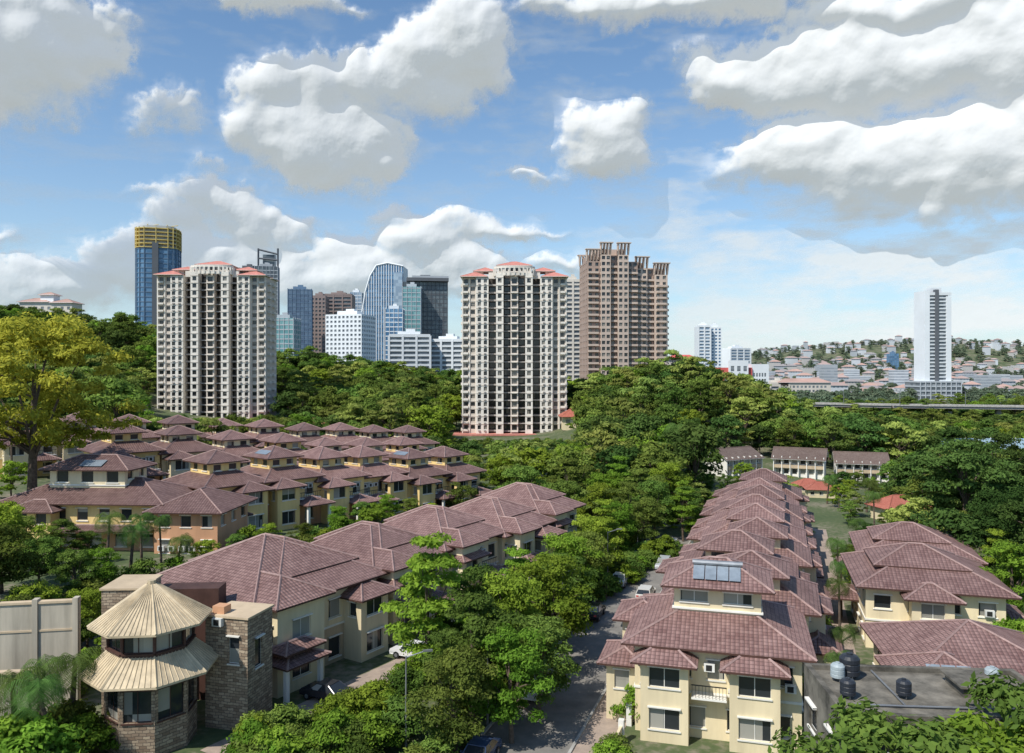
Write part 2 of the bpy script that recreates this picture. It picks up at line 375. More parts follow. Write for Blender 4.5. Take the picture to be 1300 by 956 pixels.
def bigunit(seed,up,low,L=11.0,w=7.5,e=6.9):
    r=random.Random(seed); mb=MB(); W=w+4.5
    mb.block('walls',-w,4.5,.02,L-.02,-3.5,3.3,low,{'E':winrow(L,0,4,1.5,1.9,sill=.3),'S':winrow(W,0,3),'W':winrow(L,0,3)},top=False)
    mb.block('walls',-w-.02,4.52,0,L,3.3,e,up,{'E':winrow(L,3.3,4,1.5,1.7,sill=.7),'S':winrow(W,3.3,4),'W':winrow(L,3.3,4)},top=False)
    mb.box('trim',-w-.1,4.6,-.08,L+.08,3.2,3.38,'white')
    mb.hip(-w-1,5.6,-.85,L+.85,e+.02,.50)
    mb.hip(-w+.6,3.0,L*.28,L*.95,e+1.45,.46); mb.block('walls',-w+1.3,2.3,L*.28+.7,L*.95-.7,e,e+1.4,up)
    mb.hip(-2.2,7.2,L*.02,L*.46,e+.45,.5); mb.block('walls',4.5,6.5,L*.02+.7,L*.46-.7,-3.5,e+.4,up,{'E':winrow(L*.44-1.4,3.3,1,2.0,1.6)+winrow(L*.44-1.4,0,1,2.0,1.8),'S':winrow(2,3.3,1,.9,1.4)})
    front_bits(mb,L,up,low,r)
    mb.hip(5.8,8.4,.2,4.6,3.9,.4); 
    mb.block('walls',-w-2.2,-w-.02,1,L-1.2,-3.5,3.0,low,{'W':winrow(L-2.2,0,3,1,1)}); mb.hip(-w-3,-w+1.5,.5,L-.7,3.02,.42)
    acunit(mb,0,-.02,4.4,'y'); acunit(mb,1.2,-.02,4.4,'y')
    return mb
def endhouse(seed,up,low,solar=True):
    mb=MB(); e=7.0
    mb.block('walls',-6.2,6.2,.02,11,-2,3.4,low,{'S':winrow(12.4,0,4,1.5,1.6,sill=.7),'E':winrow(11,0,3,1.6,1.9,sill=.4),'W':winrow(11,0,3,1.6,1.9,sill=.4)},top=False)
    mb.block('walls',-6.22,6.22,0,11.02,3.4,e,up,{'S':winrow(12.4,3.6,5,1.3,1.5),'E':winrow(11,3.6,3,1.6,1.5),'W':winrow(11,3.6,3,1.6,1.5)},top=False)
    mb.box('trim',-6.3,6.3,-.08,11.1,3.3,3.48,'white')
    mb.hip(-7.2,7.2,-1,12,e+.02,.42)
    mb.block('walls',-3.4,3.4,3.1,8.4,e+.3,10.9,up,{'S':[(.5,2.7,9.5,10.4),(3.9,6.1,9.5,10.4)],'E':winrow(5.3,8.6,2,1.2,1.1),'W':winrow(5.3,8.6,2,1.2,1.1)})
    mb.box('trim',-3.55,3.55,2.95,8.55,8.9,9.04,'white')
    mb.hip(-4.4,4.4,2.1,9.4,10.92,.46)
    for a,b in ((-5.6,-2.0),(1.0,4.6)):
        mb.block('walls',a,b,-1.6,0,-2,6.1,up,{'S':winrow(b-a,3.2,1,2.3,1.5)+winrow(b-a,0,1,2.3,1.6),'W':winrow(1.6,3.2,1,.7,1.3)})
        mb.hip(a-.7,b+.7,-2.4,2.0,6.12,.5)
    mb.hip(-9.4,-5.4,.8,6.2,4.6,.42); mb.block('walls',-8.7,-6.2,1.4,5.6,-2,4.5,low,{'S':winrow(2.5,1.6,1,1.2,1.5),'W':winrow(4.2,1.6,2)})
    mb.hip(-9.0,-4,6.6,12.4,6.4,.46); mb.block('walls',-8.2,-6.2,7.3,11.7,-2,6.3,up,{'W':winrow(4.4,3.2,2),'S':winrow(2,3.2,1)})
    mb.box('balcony',-1.8,.8,-1.3,0,3.35,3.5,'white')
    for q in range(11): mb.box('balcony',-1.75+q*.25,-1.72+q*.25,-1.27,-1.24,3.5,4.4,'dmetal')
    mb.box('balcony',-1.8,.8,-1.3,-1.22,4.4,4.47,'dmetal')
    acunit(mb,-.5,-.02,5.2,'y'); acunit(mb,5.4,-.02,4.2,'y')
    if solar:
        z0=10.92; f=lambda y:z0+(y-2.1)*.46+.16
        for k in range(4):
            x0=-1.9+k*.95; mb.face('solar_panel',[(x0,2.9,f(2.9)),(x0+.88,2.9,f(2.9)),(x0+.88,4.5,f(4.5)),(x0,4.5,f(4.5))],'solar')
        mb.beam('solar_panel',(-2,4.65,f(4.65)+.15),(2,4.65,f(4.65)+.15),.22,'metal',8)
    return mb
def lowhouse(seed,split=False):
    mb=MB(); e=6.5; r=random.Random(seed)
    mb.block('walls',-6,6,0,12,-3,e,'cream',{'S':winrow(12,3.5,4,1.5,1.3,sill=.8)+winrow(12,0,4,1.5,1.5),'E':winrow(12,3.4,4,1.3,1.4)+winrow(12,0,4),'W':winrow(12,3.4,4,1.3,1.4)+winrow(12,0,4)},top=False)
    mb.box('trim',-6.1,6.1,-.1,12.1,3.1,3.26,'white')
    mb.hip(-7,7,-1,13,e+.02,.42)
    if split:
        mb.hip(-7.6,.6,-3.2,5,e-.25,.5); mb.block('walls',-6.8,-.2,-2.4,0,-3,e-.3,'cream',{'S':winrow(6.6,3.2,2,1.5,1.4)+winrow(6.6,0,2,1.5,1.4),'W':winrow(2.4,3.2,1)})
        mb.hip(1.4,8.2,-1.8,6,e-.5,.5); mb.block('walls',2.1,7.4,-1.1,5,-3,e-.55,'cream',{'S':winrow(5.3,3.2,2)+winrow(5.3,0,2),'E':winrow(6,3.2,2)})
        mb.hip(6.5,10.2,0,5,3.2,.4)
        for k in range(3): mb.face('solar_panel',[(-5.2+k*1.1,-1.7,e-.25+.84),(-4.2+k*1.1,-1.7,e-.25+.84),(-4.2+k*1.1,-.4,e-.25+1.5),(-5.2+k*1.1,-.4,e-.25+1.5)],'solar')
    else:
        mb.hip(-5,3.8,2.2,9.6,e+1.5,.44); mb.block('walls',-4.2,3,3,8.8,e,e+1.45,'cream')
        mb.hip(-3,2.2,-2.4,2.2,e-.5,.48); mb.block('walls',-2.2,1.4,-1.6,0,-3,e-.55,'cream',{'S':winrow(3.6,3.2,1,2,1.4)+winrow(3.6,0,1,2,1.4)})
        mb.hip(5,8.8,2,7,3.6,.42); mb.hip(-8.8,-5,5,10,3.6,.42)
    acunit(mb,4.6,-.02,4.4,'y')
    return mb
UA=[unit(s,'yellow','orange',solar=(s==2),bt=9.6) for s in (1,2,3)]
UA2=[unit(s,'cream','yellow',bt=9.4) for s in (14,15)]
UB=[bigunit(s,'cream','tan',L=11.0) for s in (4,5,6)]
UC=[unit(s,'cream','cream',L=8.6,solar=(s==8),bt=9.0) for s in (7,8,9)]
for l,n in ((UA,'ha'),(UA2,'ha2'),(UB,'hb'),(UC,'hc')):
    for q in l: q.build(n)
def row(units,o,d,n,L,front=1,jit=.7,name='terrace_house',seed=1,start=0):
    r=random.Random(seed); d=Vector(d).normalized(); right=Vector((d.y,-d.x)); th=-math.atan2(d.x,d.y)
    for k in range(n):
        j=r.uniform(-jit,jit); p=Vector(o)+d*(start+k*L)+right*j
        c=p+d*L/2; z=tz(c.x,c.y)+.25*(k%2)+r.uniform(0,.2)
        if front<0: p=p+d*L; rot=th+math.pi
        else: rot=th
        place(name,units[(k*2+seed)%len(units)],(p.x,p.y,z),rot)
    a=Vector(o)+d*start; b=a+d*n*L; excl(a.x,a.y,b.x,b.y,9.5)
dC=Vector((.33,.944)).normalized(); thC=-math.atan2(dC.x,dC.y)
EC=endhouse(1,'cream','cream').build('ec')
place('detached_house',EC,(14.9,57.5,0.1),thC+.06,.95)
row(UC,Vector((15.0,57))+dC*11.5,dC,8,8.6,-1,.9,seed=2)
excl(14,56,19,69,10)
place('detached_house',lowhouse(1,True),(35.4,57.5,-2.0),thC+.14,.95); place('detached_house',lowhouse(2),(40.2,75,-.4),thC+.04); excl(33,54,45,94,9)
place('detached_house',lowhouse(3),(46.6,90,-.6),thC,.95)
UE=bigunit(11,'cream','tan',L=15,w=10.5).build('ue')
thB=-math.atan2(dB.x,dB.y)
cB=oB-rB*6.2
row([UE],cB,dB,1,15,1,.1,seed=1); row(UB,cB,dB,4,11,1,1.2,seed=3,start=15)
dA=Vector((.65,.76)).normalized()
row(UA,Vector((-45,109)),dA,6,9,1,.8,seed=5)
row(UA2,Vector((-92,140)),Vector((.78,.63)),10,9,1,.8,seed=6)
row(UA2+UA[:1],Vector((-68,128)),Vector((.74,.67)),7,9.4,1,.8,seed=8)
def corner():
    mb=MB(); e=6.3
    mb.block('walls',-11,9,0,10,-4,3.2,'orange',{'S':winrow(20,0,6,1.6,1.6)},top=False)
    mb.block('walls',-11.02,9.02,-.02,10.02,3.2,e,'yellow',{'S':winrow(20,3.2,7,1.4,1.5),'W':winrow(10,3.2,3),'E':winrow(10,3.2,3)},top=False)
    mb.box('trim',-11.1,9.1,-.1,10.1,3.1,3.28,'white')
    mb.hip(-12,10,-1,11,e+.02,.42)
    mb.block('walls',-7,3,2.6,8,e+.3,10.2,'cream',{'S':winrow(10,7.9,3,1.6,1.5,sill=.6),'W':winrow(5.4,7.9,2),'E':winrow(5.4,7.9,2)})
    mb.box('trim',-7.1,3.1,2.5,8.1,8.1,8.25,'white')
    mb.hip(-8,4,1.7,8.9,10.22,.44)
    mb.face('solar_panel',[(-3,2.3,10.65),(0,2.3,10.65),(0,3.8,11.3),(-3,3.8,11.3)],'solar')
    mb.block('walls',9,17,-1.4,8,-4,5.6,'orange',{'S':winrow(8,2.8,3,1.3,1.4)+winrow(8,-.4,3,1.3,1.6),'E':winrow(9.4,2.8,3)})
    mb.hip(8,18,-2.4,9,5.62,.44)
    mb.block('walls',-9,-4,-1.8,0,-4,5.5,'yellow',{'S':winrow(5,3,2,1.4,1.4)}); mb.hip(-9.8,-3.2,-2.6,2.4,5.52,.46)
    mb.hip(-4,8.6,-2.2,.6,3.2,.35)
    for q in range(5): acunit(mb,10+q*1.3,-1.42,.8,'y')
    return mb
place('apartment_house',corner(),(-53,99,4.0),-.06); excl(-68,102,-38,104,9)

def pavilion():
    mb=MB(); n=8
    def ring(r,z,ph=math.pi/8): return [(r*math.cos(2*math.pi*k/n+ph),r*math.sin(2*math.pi*k/n+ph),z) for k in range(n)]
    def cone(r0,z0,r1,z1,nm):
        a,b=ring(r0,z0),ring(r1,z1)
        for k in range(n):
            l=(k+1)%n; mb.face(nm,[a[k],a[l],b[l],b[k]],'canopy'); mb.beam(nm,a[k],b[k],.09,'canopy')
            A0,A1,B0,B1=map(Vector,(a[k],a[l],b[k],b[l]))
            for t in range(1,9):
                p=A0.lerp(A1,t/9); q=B0.lerp(B1,t/9); up=Vector((0,0,.03)); mb.beam(nm,p+up,q+up,.035,'canopy')
            mb.face(nm,[(*a[k][:2],z0-.15),(*a[l][:2],z0-.15),a[l],a[k]],'canopy')
        mb.face(nm,[(x,y,z0-.15) for x,y,z in reversed(a)],'cream')
    def drum(r,z0,z1,m,w,h,sill):
        a=ring(r,0)
        for k in range(n):
            l=(k+1)%n; L=math.dist(a[k],a[l]); 
            mb.wall('walls',a[k][:2],a[l][:2],z0,z1,[(L/2-w/2,L/2+w/2,z0+sill,z0+sill+h)],m,fr='fascia')
    drum(3.1,-3,5.6,'stone',1.9,2.2,5.6); drum(2.95,5.6,9.3,'fascia',2.0,1.35,1.75)
    cone(4.15,9.0,.35,11.5,'upper_roof'); cone(4.7,5.6,2.8,7.2,'lower_roof')
    mb.beam('upper_roof',(0,0,11.4),(0,0,11.8),.3,'canopy',8)
    return mb
place('pavilion_house',pavilion(),(-26.3,57.5,-.1),.1)
mb=MB()
mb.block('walls',0,3.6,0,3.4,-3,8.4,'stone',{'S':[(2.0,2.9,5.0,7.0)],'E':[(1,2,4.4,6.6)]}); mb.box('coping',-.12,3.72,-.12,3.52,8.4,8.55,'tan')
mb.box('planter',.4,1.4,.3,1.2,8.55,9.1,'orange')
acunit(mb,1.2,-.02,7.8,'y')
place('stone_wing',mb,(-23.2,59.6,0),thB+.32)
mb=MB(); mb.block('walls',0,3.0,0,4,-3,9.9,'stone'); mb.box('coping',-.12,3.12,-.12,4.12,9.9,10.05,'tan'); mb.block('walls',3.0,8,3,5,-3,9.1,'fascia'); place('stone_wing',mb,(-31.9,61.2,0),.05)
excl(-34,58,-20,60,6)
mb=MB()
mb.box('panels',0,27,0,.35,-4,8.6,'wallgrey'); mb.box('coping',0,27,-.1,.45,8.6,8.78,'tan'); mb.box('band',0,27,-.06,0,6.4,6.55,'tan')
for k in range(10): mb.box('posts',k*2.95,k*2.95+.4,-.15,.5,-4,8.95,'wallgrey')
place('boundary_wall',mb,(-61,58,0),.17)
mb=MB(); mb.box('panels',0,13,0,.3,-4,5.6,'wallgrey'); mb.box('coping',0,13,-.1,.4,5.6,5.8,'tan'); place('boundary_wall',mb,(-47,54,0),.12)

# flat roof building lower right
mb=MB()
mb.block('walls',0,11,0,6.5,-2,10.6,'conc',{'S':winrow(11,6.8,4)+winrow(11,3.4,4),'N':winrow(11,7.2,4),'W':winrow(6.5,7,2)})
for a in ((0,11,0,.3),(0,11,6.2,6.5),(0,.3,.3,6.2),(10.7,11,.3,6.2)): mb.box('parapet',a[0],a[1],a[2],a[3],10.6,10.85,'conc')
mb.box('roof_slab',6.8,9.0,3.0,5.0,10.6,11.1,'conc'); mb.box('roof_slab',6.6,9.2,2.8,5.2,11.1,11.2,'conc')
mb.beam('pipes',(1,1.5,10.7),(10,1.5,10.7),.05,'metal',6); mb.beam('pipes',(3.4,1.5,10.72),(3.4,6,10.72),.05,'metal',6)
place('flat_roof_building',mb,(15.6,37,0),-.08)
def tank(m):
    mb=MB(); n=20; prof=[(.62,0),(.72,.05),(.72,.35),(.68,.4),(.72,.45),(.72,.8),(.68,.85),(.72,.9),(.72,1.2),(.55,1.4),(.22,1.48),(.22,1.58),(.0,1.6)]
    for (r0,z0),(r1,z1) in zip(prof,prof[1:]):
        for k in range(n):
            a,b=2*math.pi*k/n,2*math.pi*(k+1)/n; c=math.cos;s=math.sin
            mb.face('tank',[(r0*c(a),r0*s(a),z0),(r0*c(b),r0*s(b),z0),(r1*c(b),r1*s(b),z1),(r1*c(a),r1*s(a),z1)],m)
    for k in range(4): a=k*math.pi/2; mb.beam('stand',(.5*math.cos(a),.5*math.sin(a),-.3),(.5*math.cos(a),.5*math.sin(a),.02),.05,'metal')
    return mb
T1=tank('tank'); T2=tank('tankw')
for x,y,z,t,s in ((18.0,42.0,10.8,T1,.72),(16.8,39.4,10.8,T1,.52),(17.2,41.6,10.8,T2,.5),(19.6,39.4,10.8,T1,.5),(25,41,10.8,T2,.5)): place('water_tank',t,(x,y,z),0,s)

# ---------------- towers ----------------
FH=3.05
def white_tower():
    mb=MB(); nf=20; base=5; top=base+nf*FH
    def bay(x0,x1,yf,yb,cols,m,w=1.35,h=1.5,zt=top,bands='tbeige'):
        L=x1-x0; ws=[]
        for f in range(nf):
            for k in range(cols):
                c=L*(k+.5)/cols; ws.append((c-w/2,c+w/2,base+f*FH+.85,base+f*FH+.85+h))
        mb.block('walls',x0,x1,yf,yb,-12,zt,m,{'S':ws,'N':ws},gl='tglass',rec=.35,mull=False)
        if bands:
            for f in range(1,nf+1,1): mb.box('floor_bands',x0+.02,x1-.02,yf-.12,yf,base+f*FH-.26,base+f*FH-.04,bands)
    sw=[(u-.7,u+.7,base+f*FH+.85,base+f*FH+2.3) for f in range(nf) for u in (3,7.5,14,18.5)]
    for sgn in (1,-1):
        def X(a,b): return (a,b) if sgn>0 else (-b,-a)
        a,b=X(15,20.5); bay(a,b,2.6,20,2,'tbeige',1.6,1.6,bands='twhite')
        for xx in (14.95,17.55,20.3): a,b=X(xx,xx+.4); mb.box('pilasters',a,b,2.2,2.6,-5,top+.2,'twhite')
        a,b=X(10.2,15); bay(a,b,.6,21,2,'twhite',1.3,1.6)
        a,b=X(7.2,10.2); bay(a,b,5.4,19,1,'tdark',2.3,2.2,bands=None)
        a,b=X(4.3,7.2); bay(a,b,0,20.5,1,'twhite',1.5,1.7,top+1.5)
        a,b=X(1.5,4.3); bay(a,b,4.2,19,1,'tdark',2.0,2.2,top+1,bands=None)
        for f in range(nf):
            z=base+f*FH
            a,b=X(7.22,10.18); mb.box('balconies',a,b,2.8,5.4,z-.15,z,'tgrey'); mb.box('balconies',a,b,2.7,2.82,z-.15,z+.5,'tgrey')
            a,b=X(1.52,4.28); mb.box('balconies',a,b,1.8,4.2,z-.15,z,'tgrey'); mb.box('balconies',a,b,1.7,1.82,z-.15,z+.3,'tgrey')
            for cc in (11.6,13.8): a,b=X(cc-.4,cc+.4); mb.box('air_conditioner',a,b,.15,.6,z+.05,z+.55,'tgrey')
            a,b=X(18.2,20.2); mb.box('balconies',a,b,1.7,2.6,z+.0,z+.75,'twhite')
            a,b=X(20.5,21.4); mb.box('balconies',a,b,6,9,z-.15,z+.9,'twhite'); mb.box('balconies',a,b,13,16,z-.15,z+.9,'twhite')
        x=20.5*sgn
        p0,p1=((x+.02,2.6),(x+.02,20)) if sgn>0 else ((x-.02,20),(x-.02,2.6))
        mb.wall('walls',p0,p1,0,top,sw,'tbeige',gl='tglass',rec=.3,mull=False)
        a,b=X(10.4,21.3)
        mb.hip(a,b,-.1,10,top+.3,.42,m='red',fas='twhite',rid='red'); mb.hip(a,b,11,21.5,top+.3,.42,m='red',fas='twhite',rid='red')
        a,b=X(12.5,14.5); mb.box('roof_structures',a,b,8,14,top,top+3.2,'twhite')
        a,b=X(7.4,10.2); mb.box('roof_structures',a,b,3,4,top-.3,top+2.2,'twhite')
        a,b=X(7.0,16.5); mb.hip(a,b,6,16,top+3.2,.4,m='red',fas='twhite',rid='red')
    ws=[(.5,2.5,base+f*FH+.5,base+f*FH+2.6) for f in range(nf)]
    mb.block('walls',-1.5,1.5,.8,20,-12,top+2,'tbeige',{'S':ws},gl='tglass',rec=.4,mull=False)
    for f in range(nf): mb.box('balconies',-1.4,1.4,.1,.8,base+f*FH-.15,base+f*FH+.1,'twhite')
    zc=top+1.2
    mb.block('roof_structures',-6.4,6.4,5,16,top,top+5.2,'twhite',{'S':winrow(12.8,top+2,6,1.2,1.6)},gl='tglass',mull=False)
    mb.hip(-7.2,7.2,4.2,16.8,top+5.2,.36,m='red',fas='twhite',rid='red')
    n=14; pr=None
    for k in range(n+1):
        t=math.pi*k/n; p=(-8.2*math.cos(t),3.4-4.0*math.sin(t))
        mb.box('crown',p[0]-.3,p[0]+.3,p[1]-.3,p[1]+.3,zc-.5,zc+2.4,'twhite')
        if pr:
            for z0,z1 in ((zc+2.4,zc+3.2),(zc-.6,zc+.5)):
                mb.face('crown',[(*pr,z0),(*p,z0),(*p,z1),(*pr,z1)],'twhite')
                q0=(pr[0]*.9,3.4+(pr[1]-3.4)*.85); q1=(p[0]*.9,3.4+(p[1]-3.4)*.85)
                mb.face('crown',[(*pr,z1),(*p,z1),(*q1,z1),(*q0,z1)],'twhite')
                mb.face('crown',[(*pr,z0),(*p,z0),(*q1,z0),(*q0,z0)],'twhite')
        pr=p
    mb.box('podium',-23,23,-3,22,-12,3.6,'tbeige'); mb.box('podium',-24,24,-4,23,3.6,4.2,'red')
    for k in range(12): mb.box('podium_columns',-22+k*4-.4,-22+k*4+.4,-3.6,-3.02,-12,3.6,'tgrey')
    return mb
WT=white_tower().build('wt')
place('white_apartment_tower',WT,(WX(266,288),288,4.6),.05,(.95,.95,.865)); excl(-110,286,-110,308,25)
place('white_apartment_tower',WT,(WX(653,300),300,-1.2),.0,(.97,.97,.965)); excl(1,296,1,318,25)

def brown_tower():
    mb=MB(); nf=27; fh=3.15; base=4
    def blk(x0,x1,y0,y1,nfl,m,cols,sc):
        top=base+nfl*fh; L=x1-x0
        ws=[(L*(k+.5)/cols-.9,L*(k+.5)/cols+.9,base+f*fh+.7,base+f*fh+2.5) for f in range(nfl) for k in range(cols)]
        D=y1-y0; wd=[(D*(k+.5)/sc-.9,D*(k+.5)/sc+.9,base+f*fh+.7,base+f*fh+2.5) for f in range(nfl) for k in range(sc)]
        mb.block('walls',x0,x1,y0,y1,-12,top,m,{'S':ws,'E':wd,'W':wd},gl='tglass',rec=.4,mull=False)
        return top
    def balc(x0,x1,y,nfl,m='tbrown2'):
        for f in range(nfl): mb.box('balconies',x0,x1,y-1.3,y,base+f*fh-.2,base+f*fh+.85,m)
    def balcE(x,y0,y1,nfl,m='tbrown2'):
        for f in range(nfl): mb.box('balconies',x,x+1.3,y0,y1,base+f*fh-.2,base+f*fh+.85,m)
    tops=[]
    t=blk(-24,-17,1,22,26,'tbrown',2,5); tops.append((-24,-17,1,22,t))
    t=blk(-17,-12,-1.5,22,27,'tbrown2',2,5); tops.append((-17,-12,-1.5,22,t))
    t=blk(-12,-8,1.5,22,27,'tbrown',1,5)
    t=blk(-8,-2.5,-1.5,22,27,'tbrown2',2,5); tops.append((-8,-2.5,-1.5,22,t))
    t=blk(-2.5,3,1.5,22,26,'tbrown',2,5)
    t=blk(3,9,4,24,25,'tbrown2',2,5); tops.append((3,9,4,24,t))
    t=blk(9,13,6,24,25,'tbrown',1,5)
    t=blk(13,20,4,26,24,'tbrown2',2,6); tops.append((13,20,4,26,t))
    balc(-23.5,-18,1,25); balc(-11.9,-8.1,1.5,26); balc(-2.4,2.9,1.5,25); balc(9.1,12.9,6,24); balc(14,19,4,23); balc(3.6,8,4,24)
    balcE(20,6,12,23); balcE(20,15,22,23)
    for x0,x1,y0,y1,t in tops:
        n=max(3,int((x1-x0)/1.7))
        for k in range(n+1):
            x=x0+(x1-x0)*k/n
            for yy,s in ((y0,-1),(y1,1)):
                mb.face('crown',[(x-.25,yy+2.0*(-s),t),(x-.25,yy,t),(x-.25,yy+2.0*s,t+5.8),(x-.25,yy-2.5*s,t+5.8)],'tbrown2')
                mb.face('crown',[(x+.25,yy+2.0*(-s),t),(x+.25,yy,t),(x+.25,yy+2.0*s,t+5.8),(x+.25,yy-2.5*s,t+5.8)],'tbrown2')
                mb.face('crown',[(x-.25,yy,t),(x+.25,yy,t),(x+.25,yy+2.0*s,t+5.8),(x-.25,yy+2.0*s,t+5.8)],'tbrown2')
        mb.box('crown',x0-1,x1+1,y0-2.1,y0+.6,t+5.8,t+6.3,'tbrown2'); mb.box('crown',x0-1,x1+1,y1-.6,y1+2.1,t+5.8,t+6.3,'tbrown2')
        mb.box('crown',x0+1,x1-1,y0+4,y1-4,t,t+3.5,'tbrown')
    mb.block('roof_structures',-15,-5,7,17,base+27*fh,base+27*fh+4,'tbrown2')
    return mb
place('brown_apartment_tower',brown_tower(),(WX(802,415),412,-2),.10); excl(62,415,62,440,28)

def cm(k,c,**kw): M[k]=surf(k,c,**kw)  # city colours below carry distance haze: mixed paler and bluer
def cg(k,c,cur,thr=.5,cell=4.0,rough=.25): M[k]=glassmat(k,c,rough=rough,curtain=cur,thr=thr,cell=cell)
cg('g_blue',(.06,.15,.27),(.13,.26,.41)); cg('g_dkblue',(.08,.12,.19),(.13,.19,.27)); cg('g_teal',(.11,.26,.28),(.20,.37,.38))
cg('g_grey',(.13,.15,.17),(.25,.27,.29)); cg('g_light',(.22,.30,.39),(.35,.44,.52)); cg('g_dark',(.075,.09,.105),(.14,.17,.185))
cm('s_white',(.72,.75,.77),var=.06,scale=.05); cm('s_grey',(.42,.45,.48),var=.08,scale=.05); cm('s_brown',(.29,.23,.215),var=.1,scale=.05)
cm('s_blue',(.14,.22,.32),var=.1,scale=.05); cm('s_yellow',(.62,.47,.16),var=.2,scale=.1); cm('s_beige',(.63,.58,.51),var=.1,scale=.05); cm('s_red',(.58,.12,.11),var=.1,scale=.05)
cm('s_dark',(.12,.13,.145),var=.1,scale=.05); cm('s_roof',(.46,.30,.25),var=.2,scale=.05)
cm('far_white',(.60,.63,.66),var=.15,scale=.01); cm('far_beige',(.52,.50,.48),var=.15,scale=.01); cm('far_roof',(.42,.31,.28),var=.2,scale=.01); cm('far_brown',(.32,.29,.29),var=.2,scale=.01); cg('far_glass',(.28,.31,.35),(.35,.38,.42))  # far suburb: haze painted in as muted, bluish tones
def tower(name,x0,x1,yt,dep,gl,sp,style='curtain',fh=4,fin=3.5,D=None,rot=0,base=-6,bh=.8,cap=None):
    mb=MB(); w=(x1-x0)*dep/1000; zt=WZ(yt,dep); D=D or w*.8; h=w/2
    if style=='curtain':
        mb.box('glazing',-h,h,0,D,base,zt,gl)
        z=fh
        while z<zt-1: mb.box('spandrels',-h-.15,h+.15,-.15,D+.15,z,z+bh,sp); z+=fh
        n=max(2,int(w/fin))
        for k in range(n+1): x=-h+w*k/n; mb.box('fins',x-.18,x+.18,-.4,-.02,base,zt+.6,sp)
        n=max(2,int(D/fin))
        for k in range(n+1):
            y=D*k/n
            for xx in (-h-.4,h+.02): mb.box('fins',xx,xx+.38,y-.18,y+.18,base,zt+.6,sp)
    elif style=='grid':
        nf=int((zt-1)/fh); nc=max(2,int(w/fin)); ww=w/nc*.56
        mk=lambda L:[(L*(k+.5)/max(2,int(L/fin))-ww/2,L*(k+.5)/max(2,int(L/fin))+ww/2,1+f*fh+fh*.25,1+f*fh+fh*.78) for f in range(nf) for k in range(max(2,int(L/fin)))]
        mb.block('walls',-h,h,0,D,base,zt,sp,{'S':mk(w),'E':mk(D),'W':mk(D)},gl=gl,rec=.5,mull=False)
    elif style=='slab':
        mb.box('glazing',-h+.8,h-.8,.8,D-.8,base,zt-1,gl); z=1.0
        while z<zt-fh*.5: mb.box('balconies',-h,h,0,D,z,z+fh*.38,sp); z+=fh
        n=max(2,int(w/(fin*2.2)))
        for k in range(n+1): x=-h+w*k/n; mb.box('piers',x-.7,x+.7,-.2,D+.2,base,zt,sp)
        mb.box('balconies',-h,h,0,D,zt-1,zt+1,sp)
    mb.box('plant_room',-h*.6,h*.5,D*.3,D*.7,zt,zt+ (cap or 3),sp)
    mb.box('plant_room',-h*.2,h*.25,D*.4,D*.6,zt,zt+(cap or 3)*1.6,sp)
    return place(name,mb,(WX((x0+x1)/2,dep),dep,0),rot)
def constr():
    dep=700; mb=MB(); w=36; zt=WZ(318,dep); n=20
    def pts(r): 
        o=[]
        for k in range(n):
            t=2*math.pi*k/n; c,s_=math.cos(t),math.sin(t); o.append((r*math.copysign(abs(c)**.55,c),r*math.copysign(abs(s_)**.55,s_)))
        return o
    def prism(part,r,z0,z1,m):
        p=pts(r)
        for k in range(n): l=(k+1)%n; mb.face(part,[(*p[k],z0),(*p[l],z0),(*p[l],z1),(*p[k],z1)],m)
        mb.face(part,[(*q,z1) for q in p],m); mb.face(part,[(*q,z0) for q in reversed(p)],m)
    prism('glazing',17.6,-5,zt,'g_blue')
    z=2
    while z<zt: prism('spandrels',17.9,z,z+.9,'s_blue'); z+=4.2
    for x,y in pts(18.0): mb.box('fins',x-.3,x+.3,y-.3,y+.3,-5,zt,'s_blue')
    mb.box('hoist',-3,2,-19.5,-18,-5,zt+4,'s_dark')
    z=zt
    while z<zt+17: prism('open_floors',18.4,z,z+.8,'s_yellow'); prism('open_floors',15,z+.8,z+3.2,'s_grey'); z+=3.3
    for x,y in pts(18.2): mb.box('scaffold',x-.35,x+.35,y-.35,y+.35,zt,zt+18,'s_yellow')
    for a in (-9,7): mb.beam('crane',(a,0,zt+15),(a,0,zt+23),.5,'s_yellow'); mb.beam('crane',(a-5,0,zt+20),(a+9,0,zt+23),.3,'s_yellow')
    place('tower_under_construction',mb,(WX(201.5,dep),dep,0),.3)
constr()
tower('glass_tower',324,352,338,800,'g_dark','s_grey',rot=.2)
mb=MB(); 
for a in (-10,10): mb.beam('frame',(a,0,0),(a,0,20),1.0,'s_dark')
mb.beam('frame',(-10,0,19),(10,0,14),.9,'s_dark'); mb.beam('frame',(-10,0,10),(10,0,8),.9,'s_dark'); mb.box('core',-6,6,2,8,-2,14,'g_dark'); place('rooftop_frame',mb,(WX(338,800),806,WZ(338,800)-1))
tower('glass_tower',300,326,340,820,'g_dark','s_dark')
tower('teal_office_tower',342,373,404,600,'g_teal','s_grey',rot=-.1,fh=3.6)
tower('glass_tower',366,395,367,760,'g_dkblue','s_blue',rot=.2)
tower('brown_tower',395,413,375,800,'g_dark','s_brown','grid',rot=.1,D=30); tower('brown_tower',412,446,374,840,'g_dark','s_brown','slab',rot=.05)
tower('white_office_block',411,461,399,600,'g_grey','s_white','grid',fh=3.4,fin=3.2,D=26,rot=-.25)
tower('glass_tower',444,459,371,900,'g_light','s_white')
tower('glass_tower',489,511,392,680,'g_blue','s_white')
